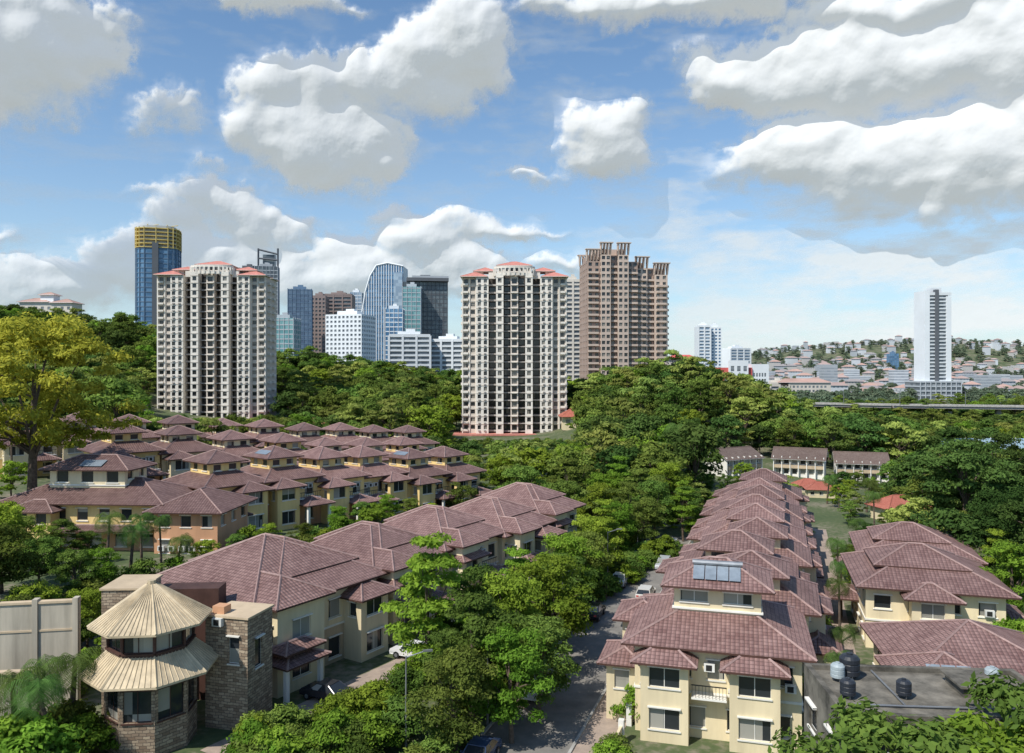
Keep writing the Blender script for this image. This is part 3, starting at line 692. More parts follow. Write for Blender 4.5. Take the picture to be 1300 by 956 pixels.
def slant():
    dep=750; mb=MB(); k=dep/1000
    prof=[(512,480),(512,338),(492,334),(478,337),(470,350),(464,370),(460,395),(458,420),(457,480)]
    P=[((a-486)*k,WZ(b,dep)) for a,b in prof]; D=26
    mb.face('glazing',[(x,0,z) for x,z in reversed(P)],'g_blue'); mb.face('glazing',[(x,D,z) for x,z in P],'g_blue')
    for (a,b) in zip(P,P[1:]+P[:1]): mb.face('edges',[(a[0],0,a[1]),(b[0],0,b[1]),(b[0],D,b[1]),(a[0],D,a[1])],'s_white')
    zs=[q[1] for q in P[3:]]; xsx=[q[0] for q in P[3:]]
    def xl(z): return float(np.interp(z,zs[::-1],xsx[::-1]))
    def zl(x): return float(np.interp(x,[q[0] for q in P[1:]][::-1],[q[1] for q in P[1:]][::-1]))
    for x in np.arange(P[-1][0]+1.2,P[0][0],2.4): mb.box('fins',x-.3,x+.3,-.5,-.03,0,zl(x),'s_white')
    z=4
    while z<WZ(340,dep): mb.box('spandrels',xl(z)+.3,P[0][0]-.1,-.25,0,z,z+.7,'s_blue'); z+=4.2
    for a,b in zip(P[1:],P[2:]): mb.beam('edges',(a[0],-.3,a[1]),(b[0],-.3,b[1]),.9,'s_white')
    mb.box('core',P[0][0]-9,P[0][0]-.5,-1.5,-.6,0,WZ(346,dep),'g_light')
    place('curved_office_tower',mb,(WX(486,dep),dep,0),-.04)
slant()
tower('dark_glass_tower',512,568,358,720,'g_dark','s_dark',rot=.15,fh=4,cap=5); tower('glass_tower',511,534,364,705,'g_teal','s_grey',D=15,rot=.05)
mb=MB(); mb.box('cap',-19,19,-2,30,0,3,'s_dark'); mb.box('cap',-14,19,0,25,3.2,5,'s_grey'); place('rooftop_cap',mb,(WX(543,718),718,WZ(357,718)),.15)
tower('apartment_block',494,546,426,520,'g_grey','s_white','slab',fh=3.2,rot=.1,D=20); tower('apartment_block',545,589,432,530,'g_grey','s_white','slab',fh=3.2,rot=-.15,D=20)
tower('apartment_tower',718,737,356,560,'g_grey','s_beige','slab',fh=3.2)
tower('apartment_tower',887,902,414,800,'g_light','s_white','slab',fh=3.3,D=16); tower('apartment_tower',902.5,916,415,805,'g_blue','s_white','grid',fh=3.3,D=16)
tower('apartment_tower',926,955,443,900,'g_light','s_white','slab',fh=3.3,rot=.3); tower('office_block',1130,1141,449,1400,'g_blue','s_blue')
mb=MB(); mb.block('walls',0,17,0,20,-6,27,'s_red',{'S':winrow(17,18,5,2,2)+winrow(17,12,5,2,2)},gl='g_grey',mull=False); mb.block('walls',3,14,-2,0,-6,31,'s_white',{'S':winrow(11,24,3,2,3)+winrow(11,18,3,2,3)},gl='g_grey',mull=False)
mb.block('walls',17,27,1,20,-6,29,'s_white',{'S':[(1+k*1.6,2+k*1.6,-2+3.4*f,0.1+3.4*f) for f in range(8) for k in range(5)]},gl='g_grey',mull=False)
mb.box('sign_band',-1,17.2,-2.4,-2.05,13,16,'s_white'); mb.box('lower_block',-5,15,-5,-2.5,-6,12,'s_white'); place('hospital_building',mb,(WX(918,450),450,1.5),.05)
tower('apartment_block',978,1002,487,640,'g_grey','s_beige','slab',fh=3.2,D=14)
mb=MB(); mb.block('walls',-21,21,0,14,-8,17,'s_beige',{'S':[(1.5+k*3.2,3.3+k*3.2,-1+3.4*f,.8+3.4*f) for f in range(5) for k in range(12)]},gl='g_grey',mull=False); mb.hip(-22,22,-1,15,17.02,.4,m='s_roof',fas='s_white',rid='s_roof'); place('apartment_block',mb,(WX(1022,640),640,0),0)
def slim():
    dep=700; mb=MB(); zt=WZ(369,dep); z0=WZ(484,dep)
    mb.box('glazing',-9.5,9.5,1,17,-8,zt-3,'g_grey')
    mb.box('frame',-12,-7.5,0,18,-8,zt,'s_white'); mb.box('frame',7.5,12,0,18,-8,zt-5,'s_white'); mb.box('frame',-2.8,.6,-.3,3,-8,zt+1,'s_dark')
    z=z0
    while z<zt-4: mb.box('slabs',-7.4,7.4,.3,17.7,z,z+1.1,'s_white'); z+=3.2
    mb.box('crown',-7.5,12,0,2,zt-4,zt-1.5,'s_white'); mb.box('crown',-4,6,5,12,zt-3,zt+3,'s_white')
    mb.box('podium',-18,19,-3,22,-10,z0,'g_grey')
    z=-8
    while z<z0: mb.box('podium_bands',-18.5,19.5,-3.6,22.6,z,z+1.3,'s_grey'); z+=4
    for k in range(9): x=-18+k*4.6; mb.box('podium_bands',x-.4,x+.4,-4,-3.65,-10,z0,'s_grey')
    place('slim_residential_tower',mb,(WX(1191,dep),dep,0),.03)
slim()
mb=MB(); mb.block('walls',-14,14,0,10,-8,9,'s_beige',{'S':winrow(28,0,8,1.6,1.6)+winrow(28,4,8,1.6,1.6)},gl='g_grey',mull=False); mb.hip(-15,2,-1,11,9.02,.4,m='s_roof',fas='s_white',rid='s_roof'); mb.hip(2.2,15,-1,11,8.6,.4,m='s_roof',fas='s_white',rid='s_roof'); mb.block('walls',-4,3,2,8,9,13,'s_white'); mb.hip(-5,4,1,9,13.02,.4,m='s_roof',fas='s_white',rid='s_roof')
place('hilltop_villa',mb,(WX(58,420),420,WZ(400,420)-2),.0)
mb2=MB(); mb2.block('walls',-9,9,0,8,-10,6,'s_beige',{'S':winrow(18,1,5,1.6,1.6)},gl='g_grey',mull=False); mb2.hip(-10,10,-1,9,6.02,.5,m='s_red',fas='s_white',rid='s_red'); place('hilltop_villa',mb2,(WX(868,480),480,WZ(462,480)-3),.1)

# three low white blocks
mb=MB()
mb.block('walls',-6.9,6.9,0,8,-3,6.2,'white',{'S':winrow(13.8,.2,6,1.3,1.5)+winrow(13.8,3.2,6,1.3,1.4),'W':winrow(8,3.2,2)},mull=False)
for k in range(7): mb.box('party_walls',-7.0+k*2.3,-6.8+k*2.3,-1.2,0,-3,6.3,'white')
mb.box('balconies',-6.8,6.8,-1,0,2.9,3.8,'tan')
for sx_ in (-1,1): mb.face('walls',[(sx_*6.92,0,6.2),(sx_*6.92,8,6.2),(sx_*6.92,4,8.2)],'white')
for a_,b_ in ((-1.8,4),(9.6,4)):
    mb.face('roof',[(-7.6,a_,5.6),(7.6,a_,5.6),(7.6,b_,8.5),(-7.6,b_,8.5)],'tile_b'); mb.face('roof',[(-7.6,a_,5.45),(7.6,a_,5.45),(7.6,b_,8.35),(-7.6,b_,8.35)],'white')
mb.beam('roof',(-7.6,4,8.5),(7.6,4,8.5),.15,'tile_b')
for x,r,dz in ((942,.5,.0),(1014,-.45,.3),(1094,-.3,.2)):
    d_=198; X=WX(x,d_); place('townhouse_block',mb,(X,d_,tz(X,d_)-.6+dz),r,.86)
excl(56,202,92,204,13)
mb=MB(); mb.block('walls',-5,5,0,7,-1,3.2,'cream',{'S':winrow(10,.2,3,1.4,1.3)}); mb.hip(-6,6,-1,8,3.22,.6,m='tile_r',rid='tile_r'); mb.block('walls',5,8,2,6,-1,2.6,'white'); mb.hip(4.5,9,1,7,2.62,.4,m='tile_r',rid='tile_r')
for px,d,r,s in ((1153,140,.2,.75),(1043,168,-.2,.55),(1030,176,.1,.5),(412,215,0,1),(735,292,0,1.2),(395,262,.2,1.1)):
    X=WX(px,d); place('bungalow',mb,(X,d,tz(X,d)),r,s); excl(X,d-4,X,d+5,6.5)
mb=MB(); pts=[(110,470),(150,440),(200,415),(260,395),(330,385),(420,385)]
for (a,b) in zip(pts,pts[1:]):
    A,B=Vector(a),Vector(b); d=(B-A).normalized(); q=Vector((d.y,-d.x))*7
    def bx(z0,z1,o0,o1,part,m):
        c=[A+q*o0,B+q*o0,B+q*o1,A+q*o1]
        for k in range(4): p,r=c[k],c[(k+1)%4]; mb.face(part,[(p.x,p.y,z0),(r.x,r.y,z0),(r.x,r.y,z1),(p.x,p.y,z1)],m)
        mb.face(part,[(p.x,p.y,z1) for p in c],m); mb.face(part,[(p.x,p.y,z0) for p in c],m)
    bx(7.4,8.5,-.9,.9,'deck','tgrey'); bx(8.51,9.2,-1,-.96,'parapet','kerb'); bx(8.51,9.2,.96,1,'parapet','kerb')
    L=(B-A).length
    for t in np.arange(5,L,22): p=A+d*t; mb.box('piers',p.x-1,p.x+1,p.y-1,p.y+1,-14,7.4,'kerb')
    for t in np.arange(3,L,30): p=A+d*t+q*.98; mb.beam('lamp_posts',(p.x,p.y,9),(p.x,p.y,16),.15,'metal'); mb.beam('lamp_posts',(p.x,p.y,16),(p.x-2,p.y,16.4),.12,'metal')
place('elevated_highway',mb,(0,0,0))
M['hoard']=surf('hoarding_blue',(.40,.55,.66),.6,.1)
mb=MB()
for k in range(24): mb.box('panels',k*4,k*4+3.9,0,.15,-9,4.4,'hoard'); mb.box('posts',k*4+3.9,k*4+4,-.1,.2,-9,4.8,'white')
place('site_fence',mb,(WX(1195,262),262,0),-.05); excl(WX(1195,255),254,WX(1195,250)+90,250,7)

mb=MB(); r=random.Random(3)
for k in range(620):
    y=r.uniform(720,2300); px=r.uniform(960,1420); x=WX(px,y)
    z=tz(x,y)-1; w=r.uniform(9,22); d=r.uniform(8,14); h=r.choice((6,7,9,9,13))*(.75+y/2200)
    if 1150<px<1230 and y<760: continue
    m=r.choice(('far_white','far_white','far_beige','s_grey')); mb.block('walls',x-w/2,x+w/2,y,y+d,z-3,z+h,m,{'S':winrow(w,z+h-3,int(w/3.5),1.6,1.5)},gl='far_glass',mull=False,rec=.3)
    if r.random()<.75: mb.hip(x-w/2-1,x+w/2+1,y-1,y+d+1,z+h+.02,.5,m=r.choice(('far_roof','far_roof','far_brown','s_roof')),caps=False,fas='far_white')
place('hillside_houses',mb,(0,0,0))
mb=MB()
for k in range(30):
    y=r.uniform(900,1500); px=r.choice((r.uniform(340,590),r.uniform(860,1300),r.uniform(1000,1300))); w=r.uniform(14,26); X=WX(px,y); h=r.uniform(14,34)
    mb.box('towers',X-w/2,X+w/2,y,y+14,-5,h,r.choice(('far_white','far_beige','s_grey')))
    z=2
    while z<h-2: mb.box('window_bands',X-w/2-.1,X+w/2+.1,y-.1,y+14.1,z,z+1.5,'far_glass'); z+=3.3
place('distant_apartment_blocks',mb,(0,0,0))

# ---------------- trees ----------------
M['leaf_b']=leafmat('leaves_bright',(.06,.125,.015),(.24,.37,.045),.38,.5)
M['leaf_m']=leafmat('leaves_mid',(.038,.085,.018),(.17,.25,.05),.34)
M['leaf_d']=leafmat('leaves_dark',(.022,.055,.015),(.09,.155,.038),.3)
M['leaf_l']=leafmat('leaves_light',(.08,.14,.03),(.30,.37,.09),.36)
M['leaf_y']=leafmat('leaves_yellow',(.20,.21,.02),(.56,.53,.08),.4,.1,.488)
M['leaf_p']=leafmat('leaves_palm',(.03,.07,.018),(.12,.2,.05),.25)
M['leaf_f']=leafmat('leaves_far_hazed',(.09,.13,.085),(.17,.22,.14),.3,.5)  # aerial haze put into the leaf colour, lighter and less green
def tubev(vs,fs,a,b,r0,r1,n=6):
    a=np.array(a,float); b=np.array(b,float); d=b-a; d/=max(np.linalg.norm(d),1e-6); u=np.cross(d,(0,0,1.0)); 
    if np.linalg.norm(u)<.05: u=np.array((1.0,0,0))
    u/=np.linalg.norm(u); w=np.cross(u,d); k=len(vs)
    for c,rr in ((a,r0),(b,r1)):
        for i in range(n): t=2*math.pi*i/n; vs.append(tuple(c+u*rr*math.cos(t)+w*rr*math.sin(t)))
    for i in range(n): j=(i+1)%n; fs.append((k+i,k+j,k+n+j,k+n+i))
def gen_tree(name,seed,H,R,zb,ncl,nl,ls,shape,lm,tr=.25,cr=.3):
    g=np.random.default_rng(seed); vs=[];fs=[]
    C=[];
    for k in range(ncl):
        t=g.random() if shape!='cone' else g.random()**1.3
        if shape=='round': pr=math.sqrt(max(0,1-(1.7*t-.75)**2))
        elif shape=='cone': pr=(1-t)**.75+.08
        elif shape=='umbrella': pr=min(1,.45+1.2*t)*(1 if t<.75 else (1.02-t)/.27)
        elif shape=='bush': pr=math.sqrt(max(0,1-t*t))
        if shape=='cone': t=round(t*6)/6+g.normal()*.02
        a=g.random()*2*math.pi; rr=R*pr*(g.random()**.45)*(1+.18*math.sin(3*a+seed))
        C.append((rr*math.cos(a),rr*math.sin(a),zb+(H-zb)*t*.94))
    C=np.array(C); cz=R*cr*g.uniform(.65,1.3,ncl); 
    top=np.array((g.normal()*.3,g.normal()*.3,zb+(H-zb)*.6))
    tubev(vs,fs,(0,0,-1),(top[0]*.4,top[1]*.4,zb*.8),tr*1.3,tr*.9,8); tubev(vs,fs,(top[0]*.4,top[1]*.4,zb*.8),top,tr*.9,tr*.35,8)
    for k in range(min(14,ncl)):
        q=C[k]; s=top*g.uniform(.35,.9); s[2]=max(s[2],zb*.6); s[2]=min(s[2],q[2]); mid=(s+q)/2+np.array((0,0,R*.08)); tubev(vs,fs,s,mid,tr*.4,tr*.25,5); tubev(vs,fs,mid,q,tr*.25,tr*.07,5)
    nt_=len(fs)
    idx=g.integers(0,ncl,nl); v=g.normal(size=(nl,3)); v/=np.linalg.norm(v,axis=1)[:,None]
    v[:,2]=np.where(v[:,2]<-.3,-v[:,2]*.6,v[:,2])
    flat=.45 if shape in('cone','umbrella') else .75
    rad=(cz[idx]*(g.random(nl)**.4))[:,None]
    P=C[idx]+v*rad*np.array((1.15,1.15,flat))
    nrm=v*.8+g.normal(size=(nl,3))*.5+np.array((0,0,.5)); nrm/=np.linalg.norm(nrm,axis=1)[:,None]
    u=np.cross(nrm,g.normal(size=(nl,3))); u/=np.linalg.norm(u,axis=1)[:,None]; w=np.cross(nrm,u)
    s=(ls*g.uniform(.55,1.35,nl))[:,None]
    A=P-u*s; B=P-w*s*.45; Cc=P+u*s; D=P+w*s*.45
    lv=np.stack([A,B,Cc,D],1).reshape(-1,3); k0=len(vs)
    allv=vs+[tuple(q) for q in lv]; lf=[(k0+4*i,k0+4*i+1,k0+4*i+2,k0+4*i+3) for i in range(nl)]
    me=bpy.data.meshes.new(name); me.from_pydata(allv,[],fs+lf)
    me.materials.append(M['bark']); me.materials.append(M[lm])
    mi=np.array([0]*nt_+[1]*nl,dtype=np.int32); me.polygons.foreach_set('material_index',mi)
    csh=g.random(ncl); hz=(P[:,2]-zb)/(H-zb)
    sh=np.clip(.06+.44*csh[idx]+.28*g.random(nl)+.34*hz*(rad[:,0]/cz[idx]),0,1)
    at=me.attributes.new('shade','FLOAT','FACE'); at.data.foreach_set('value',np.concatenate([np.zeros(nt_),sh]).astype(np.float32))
    me.update(); return me
def gen_palm(name,seed,H,nf=18,fl=3.2):
    g=np.random.default_rng(seed); vs=[];fs=[]; p=np.array((0,0,-1.0)); lean=g.normal(size=2)*.05
    for k in range(6):
        q=np.array((lean[0]*(k+1)**1.5,lean[1]*(k+1)**1.5,H*(k+1)/6)); tubev(vs,fs,p,q,.2-.015*k,.19-.015*k,7); p=q
    nt_=len(fs); top=p; sh=[]
    for f in range(nf):
        a=2*math.pi*f/nf+g.normal()*.15; el=g.uniform(-.1,1.25); d=np.array((math.cos(a),math.sin(a),0)); c=top.copy(); e=el; side=np.array((-d[1],d[0],0)); L=fl*g.uniform(.8,1.1); n=24; cs=g.random()
        for k in range(n):
            st=d*math.cos(e)*L/n+np.array((0,0,math.sin(e)*L/n)); nx=c+st
            wl=L*.26*math.sin(math.pi*(k+1.5)/(n+2.5))*g.uniform(.85,1.1)
            for s in(-1,1):
                dr=side*s*wl+st*2.0+np.array((0,0,-wl*g.uniform(.5,.9))); b=len(vs)
                for q in (c,c+st*.42,c+dr+st*.06,c+dr): vs.append(tuple(q))
                fs.append((b,b+1,b+2,b+3)); sh.append(.2+.5*cs+.3*g.random())
            c=nx; e-=.095+.02*k*.4
    me=bpy.data.meshes.new(name); me.from_pydata(vs,[],fs); me.materials.append(M['bark']); me.materials.append(M['leaf_p'])
    me.polygons.foreach_set('material_index',np.array([0]*nt_+[1]*(len(fs)-nt_),dtype=np.int32))
    at=me.attributes.new('shade','FLOAT','FACE'); at.data.foreach_set('value',np.array([0]*nt_+sh,dtype=np.float32)); me.update(); return me
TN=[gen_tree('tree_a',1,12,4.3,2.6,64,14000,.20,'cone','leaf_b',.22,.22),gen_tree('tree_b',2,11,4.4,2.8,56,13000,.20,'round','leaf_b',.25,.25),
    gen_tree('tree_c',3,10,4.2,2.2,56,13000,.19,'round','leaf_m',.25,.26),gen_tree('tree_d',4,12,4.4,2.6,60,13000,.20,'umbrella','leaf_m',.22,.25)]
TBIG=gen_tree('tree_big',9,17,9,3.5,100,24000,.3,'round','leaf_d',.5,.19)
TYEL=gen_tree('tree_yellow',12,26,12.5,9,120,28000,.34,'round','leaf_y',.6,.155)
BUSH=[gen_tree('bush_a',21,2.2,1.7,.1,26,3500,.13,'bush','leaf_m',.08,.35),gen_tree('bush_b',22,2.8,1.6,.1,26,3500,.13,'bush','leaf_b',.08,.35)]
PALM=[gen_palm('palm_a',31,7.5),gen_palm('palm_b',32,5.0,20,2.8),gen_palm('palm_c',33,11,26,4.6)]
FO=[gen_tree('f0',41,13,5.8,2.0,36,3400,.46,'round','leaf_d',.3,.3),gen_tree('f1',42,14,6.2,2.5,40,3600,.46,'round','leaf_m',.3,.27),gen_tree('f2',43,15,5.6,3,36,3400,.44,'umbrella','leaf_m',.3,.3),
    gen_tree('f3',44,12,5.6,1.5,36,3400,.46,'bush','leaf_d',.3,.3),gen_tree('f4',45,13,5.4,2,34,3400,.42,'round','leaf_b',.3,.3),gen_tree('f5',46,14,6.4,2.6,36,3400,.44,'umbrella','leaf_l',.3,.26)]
FO.append(gen_palm('f6',47,10,22,4.4))
def put(name,me,x,y,s=1,rz=None,z=None):
    o=bpy.data.objects.new(name,me); COL.objects.link(o); o.location=(x,y,tz(x,y) if z is None else z); o.rotation_euler=(0,0,random.uniform(0,6.28) if rz is None else rz); o.scale=(s,s,s*random.uniform(.94,1.08)); return o
for x,y,k,s in ((-6.8,66,0,1.06),(-3.0,60.5,3,.78),(.2,67,1,.82),(-3.0,71,2,.9),(3.4,74,1,.85),(.6,79,0,.8),(5.0,82,2,.8),(2.0,62,2,.74),(-3.8,55,2,.75),(0,57,1,.7),(6.2,89,1,.8),(8.3,94,2,.8),
                (10,100,1,.8),(12.5,107,0,.75),(15.0,113,1,.75),(20,117,2,.75),(18,121,3,.8),(14,124,1,.8),(23,127,2,.85),(27,124,0,.75),(22,134,3,.9),(16,134,1,.9),(30,134,2,.75),(9,130,2,.85),(28,143,1,.9),(20,146,0,.95),(10,142,3,.95),(2,138,2,1.0),
                (16.6,33.5,2,1.27),(20.3,33.0,1,1.16),(24,34,2,1.25),(27.8,37,1,1.12)):
    put('street_tree',TN[k],x,y,s)
put('large_tree',TBIG,WX(1222,122),122,.92); put('large_tree',TBIG,WX(1290,105),105,.7); put('large_tree',TBIG,WX(1335,90),90,.7); put('large_tree',TBIG,WX(1262,150),150,.85)
put('yellow_flowering_tree',TYEL,-66.5,109,1.0,rz=2.0,z=6.5); put('large_tree',TBIG,-80,98,.8)
for px,d,k,s in ((25,88,2,.62),(75,90,3,.5),(2,80,1,.8),(50,80,2,.6),(-20,72,2,1.0),(95,80,2,.5),(15,68,2,.7),(128,82,1,.45),(250,86,2,.35),(490,122,1,.45),(600,150,2,.8),(640,160,1,.85),(570,160,3,.7),(40,72,1,.55),(1290,82,1,.8),(1268,92,0,.7),
                 (110,92,2,.4),(262,92,1,.38),(300,96,2,.34),(340,100,1,.36),(385,104,2,.36),(430,112,1,.4),(460,118,2,.4),(520,126,2,.4),(70,70,2,.55),(110,74,1,.5),(1262,64,2,.5),(1075,104,2,.4),(1110,108,1,.45),(1180,108,2,.5),(1130,116,3,.5)):
    put('garden_tree',TN[k],WX(px,d),d,s)
for px,d,k,s in ((135,84,0,.95),(180,88,0,.9),(205,89,0,.8),(222,88,1,1.0),(165,86,1,1.1),(50,54,0,.85),(90,56,1,1.3),(20,53,1,1.3),(70,52,1,1.2),(232,82,1,1.1),(858,172,2,1.25),(884,177,2,1.0),(836,182,2,.9),(1063,70,1,.8),(1066,78,0,.75),(1068,86,0,.75),(1060,64,1,.75),(1064,96,0,.8),(1330,66,0,.9),(1050,160,1,1),(1100,150,1,1.1),(15,130,2,1.0),(1110,130,0,.8),(1085,110,0,.75),(1150,118,0,.8)):
    X=WX(px,d); put('palm_tree',PALM[k],X,d,s)
rb=random.Random(9)
for k in range(90):
    y=rb.uniform(46,125); side=rb.choice((0,0,1,2))
    if side==0: x=rd(y)[0]-4.8-rb.uniform(0,2.5)
    elif side==1: x=rd(y)[0]+6.8+rb.uniform(0,.5)
    else: x=25.0+.35*(y-58)-2.1
    put('garden_bush',BUSH[k%2],x,y,rb.uniform(.5,1.1))
for k in range(90):
    t=rb.uniform(-12,66); p=oB+rB*rb.uniform(6.6,10.5)+dB*t; put('garden_bush',BUSH[k%2],p.x,p.y,rb.uniform(.5,1.2))
for k in range(90):
    t=rb.uniform(-10,80); p=oB-rB*rb.uniform(15.5,18)+dB*t; put('garden_bush',BUSH[k%2],p.x,p.y,rb.uniform(.6,1.6))
for k in range(40):
    t=rb.uniform(-10,60); p=oB-rB*rb.uniform(24.5,29)+dB*t; put('garden_bush',BUSH[k%2],p.x,p.y,rb.uniform(.7,1.5))
for k in range(40): put('garden_bush',BUSH[k%2],rb.uniform(-46,-29),rb.uniform(49,56),rb.uniform(.8,1.8))
for k in range(36): put('garden_bush',BUSH[k%2],WX(rb.uniform(1240,1310),70),rb.uniform(52,95),rb.uniform(.8,1.8))
for k in range(24): put('garden_bush',BUSH[k%2],rb.uniform(-19,-8),rb.uniform(52,60),rb.uniform(.6,1.2))

def scatter(name,pts,protos):
    c=bpy.data.collections.new(name+'_types')
    for k,me in enumerate(protos):
        o=bpy.data.objects.new('%02d_%s'%(k,name+'_type'),me); c.objects.link(o)
    me=bpy.data.meshes.new(name); P=np.array(pts); n=len(P); me.vertices.add(n); me.vertices.foreach_set('co',P[:,:3].astype(np.float32).ravel())
    for nm,colm in (('rz',3),('sc',4)):
        a=me.attributes.new(nm,'FLOAT','POINT'); a.data.foreach_set('value',P[:,colm].astype(np.float32))
    a=me.attributes.new('idx','INT','POINT'); a.data.foreach_set('value',P[:,5].astype(np.int32))
    me.update(); o=bpy.data.objects.new(name,me); COL.objects.link(o)
    ng=bpy.data.node_groups.new(name,'GeometryNodeTree'); ng.interface.new_socket('Geometry',in_out='INPUT',socket_type='NodeSocketGeometry'); ng.interface.new_socket('Geometry',in_out='OUTPUT',socket_type='NodeSocketGeometry')
    gi=ng.nodes.new('NodeGroupInput'); go=ng.nodes.new('NodeGroupOutput'); ip=ng.nodes.new('GeometryNodeInstanceOnPoints'); ci=ng.nodes.new('GeometryNodeCollectionInfo')
    ci.inputs[0].default_value=c; ci.inputs['Separate Children'].default_value=True; ci.inputs['Reset Children'].default_value=True
    def na(nm,t): q=ng.nodes.new('GeometryNodeInputNamedAttribute'); q.data_type=t; q.inputs[0].default_value=nm; return q.outputs[0]
    cx=ng.nodes.new('ShaderNodeCombineXYZ'); L=ng.links.new
    L(gi.outputs[0],ip.inputs['Points']); L(ci.outputs[0],ip.inputs['Instance']); ip.inputs['Pick Instance'].default_value=True
    L(na('idx','INT'),ip.inputs['Instance Index']); L(na('rz','FLOAT'),cx.inputs[2]); L(cx.outputs[0],ip.inputs['Rotation']); L(na('sc','FLOAT'),ip.inputs['Scale']); L(ip.outputs[0],go.inputs[0])
    md=o.modifiers.new('instances','NODES'); md.node_group=ng; return o
def inex(x,y):
    for a,b,c,d,r in EX:
        dx,dy=c-a,d-b; L=dx*dx+dy*dy; t=0 if L==0 else max(0,min(1,((x-a)*dx+(y-b)*dy)/L))
        if (x-a-dx*t)**2+(y-b-dy*t)**2<r*r: return True
    return False
pts=[]; r=random.Random(11)
y=98.0
while y<480:
    st=8.0 if y<320 else 9.0
    x=-.78*y-10
    while x<.78*y+10:
        X=x+r.uniform(-3.4,3.4); Y=y+r.uniform(-3.4,3.4); x+=st
        px=650+1000*X/Y
        if inex(X,Y): continue
        if Y<150 and px<640 and px>-40: 
            if r.random()<.7: continue
        sc=r.uniform(.6,1.3)
        if 890<px<1135 and Y<203: sc=r.uniform(.25,.45)
        elif 1135<=px<1400 and Y<203: sc=r.uniform(.45,.8)
        elif 380<px<640 and Y<215: sc=r.uniform(.4,.65)
        elif Y<150: sc*=.5
        g0=tz(X,Y)
        # keep the ground in front of the two white towers open: low planting only
        if 172<px<364 and Y<292: sc=min(sc,(WZ(528,Y)-g0)/14)
        if 562<px<742 and 150<Y<304: sc=min(sc,(WZ(556,Y)-g0)/14)
        if sc<.12: continue
        if px>1000 and Y>320: sc*=.75
        if px>1180 and 203<Y<262: sc*=.6
        k=r.choice((0,0,1,1,2,2,3,4,4,5,5,5)) if r.random()<.95 else 6
        if sc<.35 and k==6: k=3
        pts.append((X,Y,g0-.3,r.uniform(0,6.28),sc,k))
    y+=st
for k in range(300):
    t=r.choice((0,1)); cx,cy=((-110,270),(1,280))[t]; X=cx+r.uniform(-32,32); Y=cy+r.uniform(-32,10)
    g0=tz(X,Y); px=650+1000*X/Y; lim=WZ(530 if t==0 else 558,Y)-g0; sc=min(r.uniform(.15,.4),lim/14)
    if sc>.08: pts.append((X,Y,g0-.2,r.uniform(0,6.28),sc,r.choice((1,3,4,5))))
scatter('forest_trees',pts,FO)
pts=[]
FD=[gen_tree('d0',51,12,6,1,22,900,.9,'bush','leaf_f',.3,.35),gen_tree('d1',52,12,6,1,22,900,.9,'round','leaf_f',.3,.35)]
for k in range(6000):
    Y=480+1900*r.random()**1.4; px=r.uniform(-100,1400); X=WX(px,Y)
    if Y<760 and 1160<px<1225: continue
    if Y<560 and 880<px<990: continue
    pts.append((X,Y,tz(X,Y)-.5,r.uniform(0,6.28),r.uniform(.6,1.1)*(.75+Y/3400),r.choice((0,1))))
scatter('distant_trees',pts,FD)

# ---------------- cars & street furniture ----------------
def car(cm_,kind=0):
    mb=MB(); M[cm_[0]]=M.get(cm_[0]) or surf(cm_[0],cm_[1],.25,.03,1,spec=.7)
    m=cm_[0]
    side=[(-2.1,.35),(-2.15,.62),(-1.95,.86),(-1.05,.95),(1.5 if kind==0 else 1.9,.98),(2.1,.9),(2.15,.6),(2.08,.35)]
    roof=[(-1.05,.95),(-.45,1.4),(.75 if kind==0 else 1.5,1.44),(1.5 if kind==0 else 1.95,.98)]
    W=.86; Wr=.66
    def wy(z): return W if z<=.98 else W-(W-Wr)*(z-.98)/.45
    for s in (-1,1):
        f=[(x,s*(W-(.06 if z<.4 else 0)),z) for x,z in side]; mb.face('body',f if s<0 else f[::-1],m)
        f=[(x,s*(wy(z)+.004),z) for x,z in roof]; mb.face('windows',f if s<0 else f[::-1],'glass')
    for (a,b) in zip(side,side[1:]+side[:1]): mb.face('body',[(a[0],-W,a[1]),(b[0],-W,b[1]),(b[0],W,b[1]),(a[0],W,a[1])],m)
    a,b,c,d=roof
    mb.face('windows',[(a[0],-W+.05,a[1]+.01),(b[0],-Wr,b[1]),(b[0],Wr,b[1]),(a[0],W-.05,a[1]+.01)],'glass')
    mb.face('windows',[(c[0],-Wr,c[1]),(d[0],-W+.05,d[1]+.01),(d[0],W-.05,d[1]+.01),(c[0],Wr,c[1])],'glass')
    mb.box('body',b[0]-.05,c[0]+.05,-Wr-.02,Wr+.02,b[1]-.01,b[1]+.05,m)
    for s in(-1,1):
        mb.beam('body',(a[0],s*W*.97,a[1]),(b[0],s*Wr,b[1]),.04,m); mb.beam('body',(d[0],s*W*.97,d[1]),(c[0],s*Wr,c[1]),.05,m); mb.beam('body',(.15,s*W*.98,.95),(.15,s*Wr,1.42),.035,m)
        for x in (-1.35,1.35): mb.beam('wheels',(x,s*.68,.32),(x,s*.9,.32),.32,'dmetal',14); mb.beam('wheels',(x,s*.9,.32),(x,s*.915,.32),.18,'metal',10)
        mb.box('lights',-2.13,-2.0,s*.6-.16,s*.6+.16,.62,.76,'paint'); mb.box('lights',2.08,2.17,s*.62-.14,s*.62+.14,.68,.86,'s_red')
        mb.box('body',-.85,-.7,s*.98-.08,s*.98+.08,.95,1.07,m)
    return mb
CARS=[car(('car_white',(.75,.75,.74))),car(('car_silver',(.42,.43,.45)),1),car(('car_black',(.03,.03,.035))),car(('car_blue',(.05,.08,.16))),car(('car_pearl',(.6,.58,.54)),1)]
for c in CARS: c.build('car')
aR=math.atan2(.944,.33)
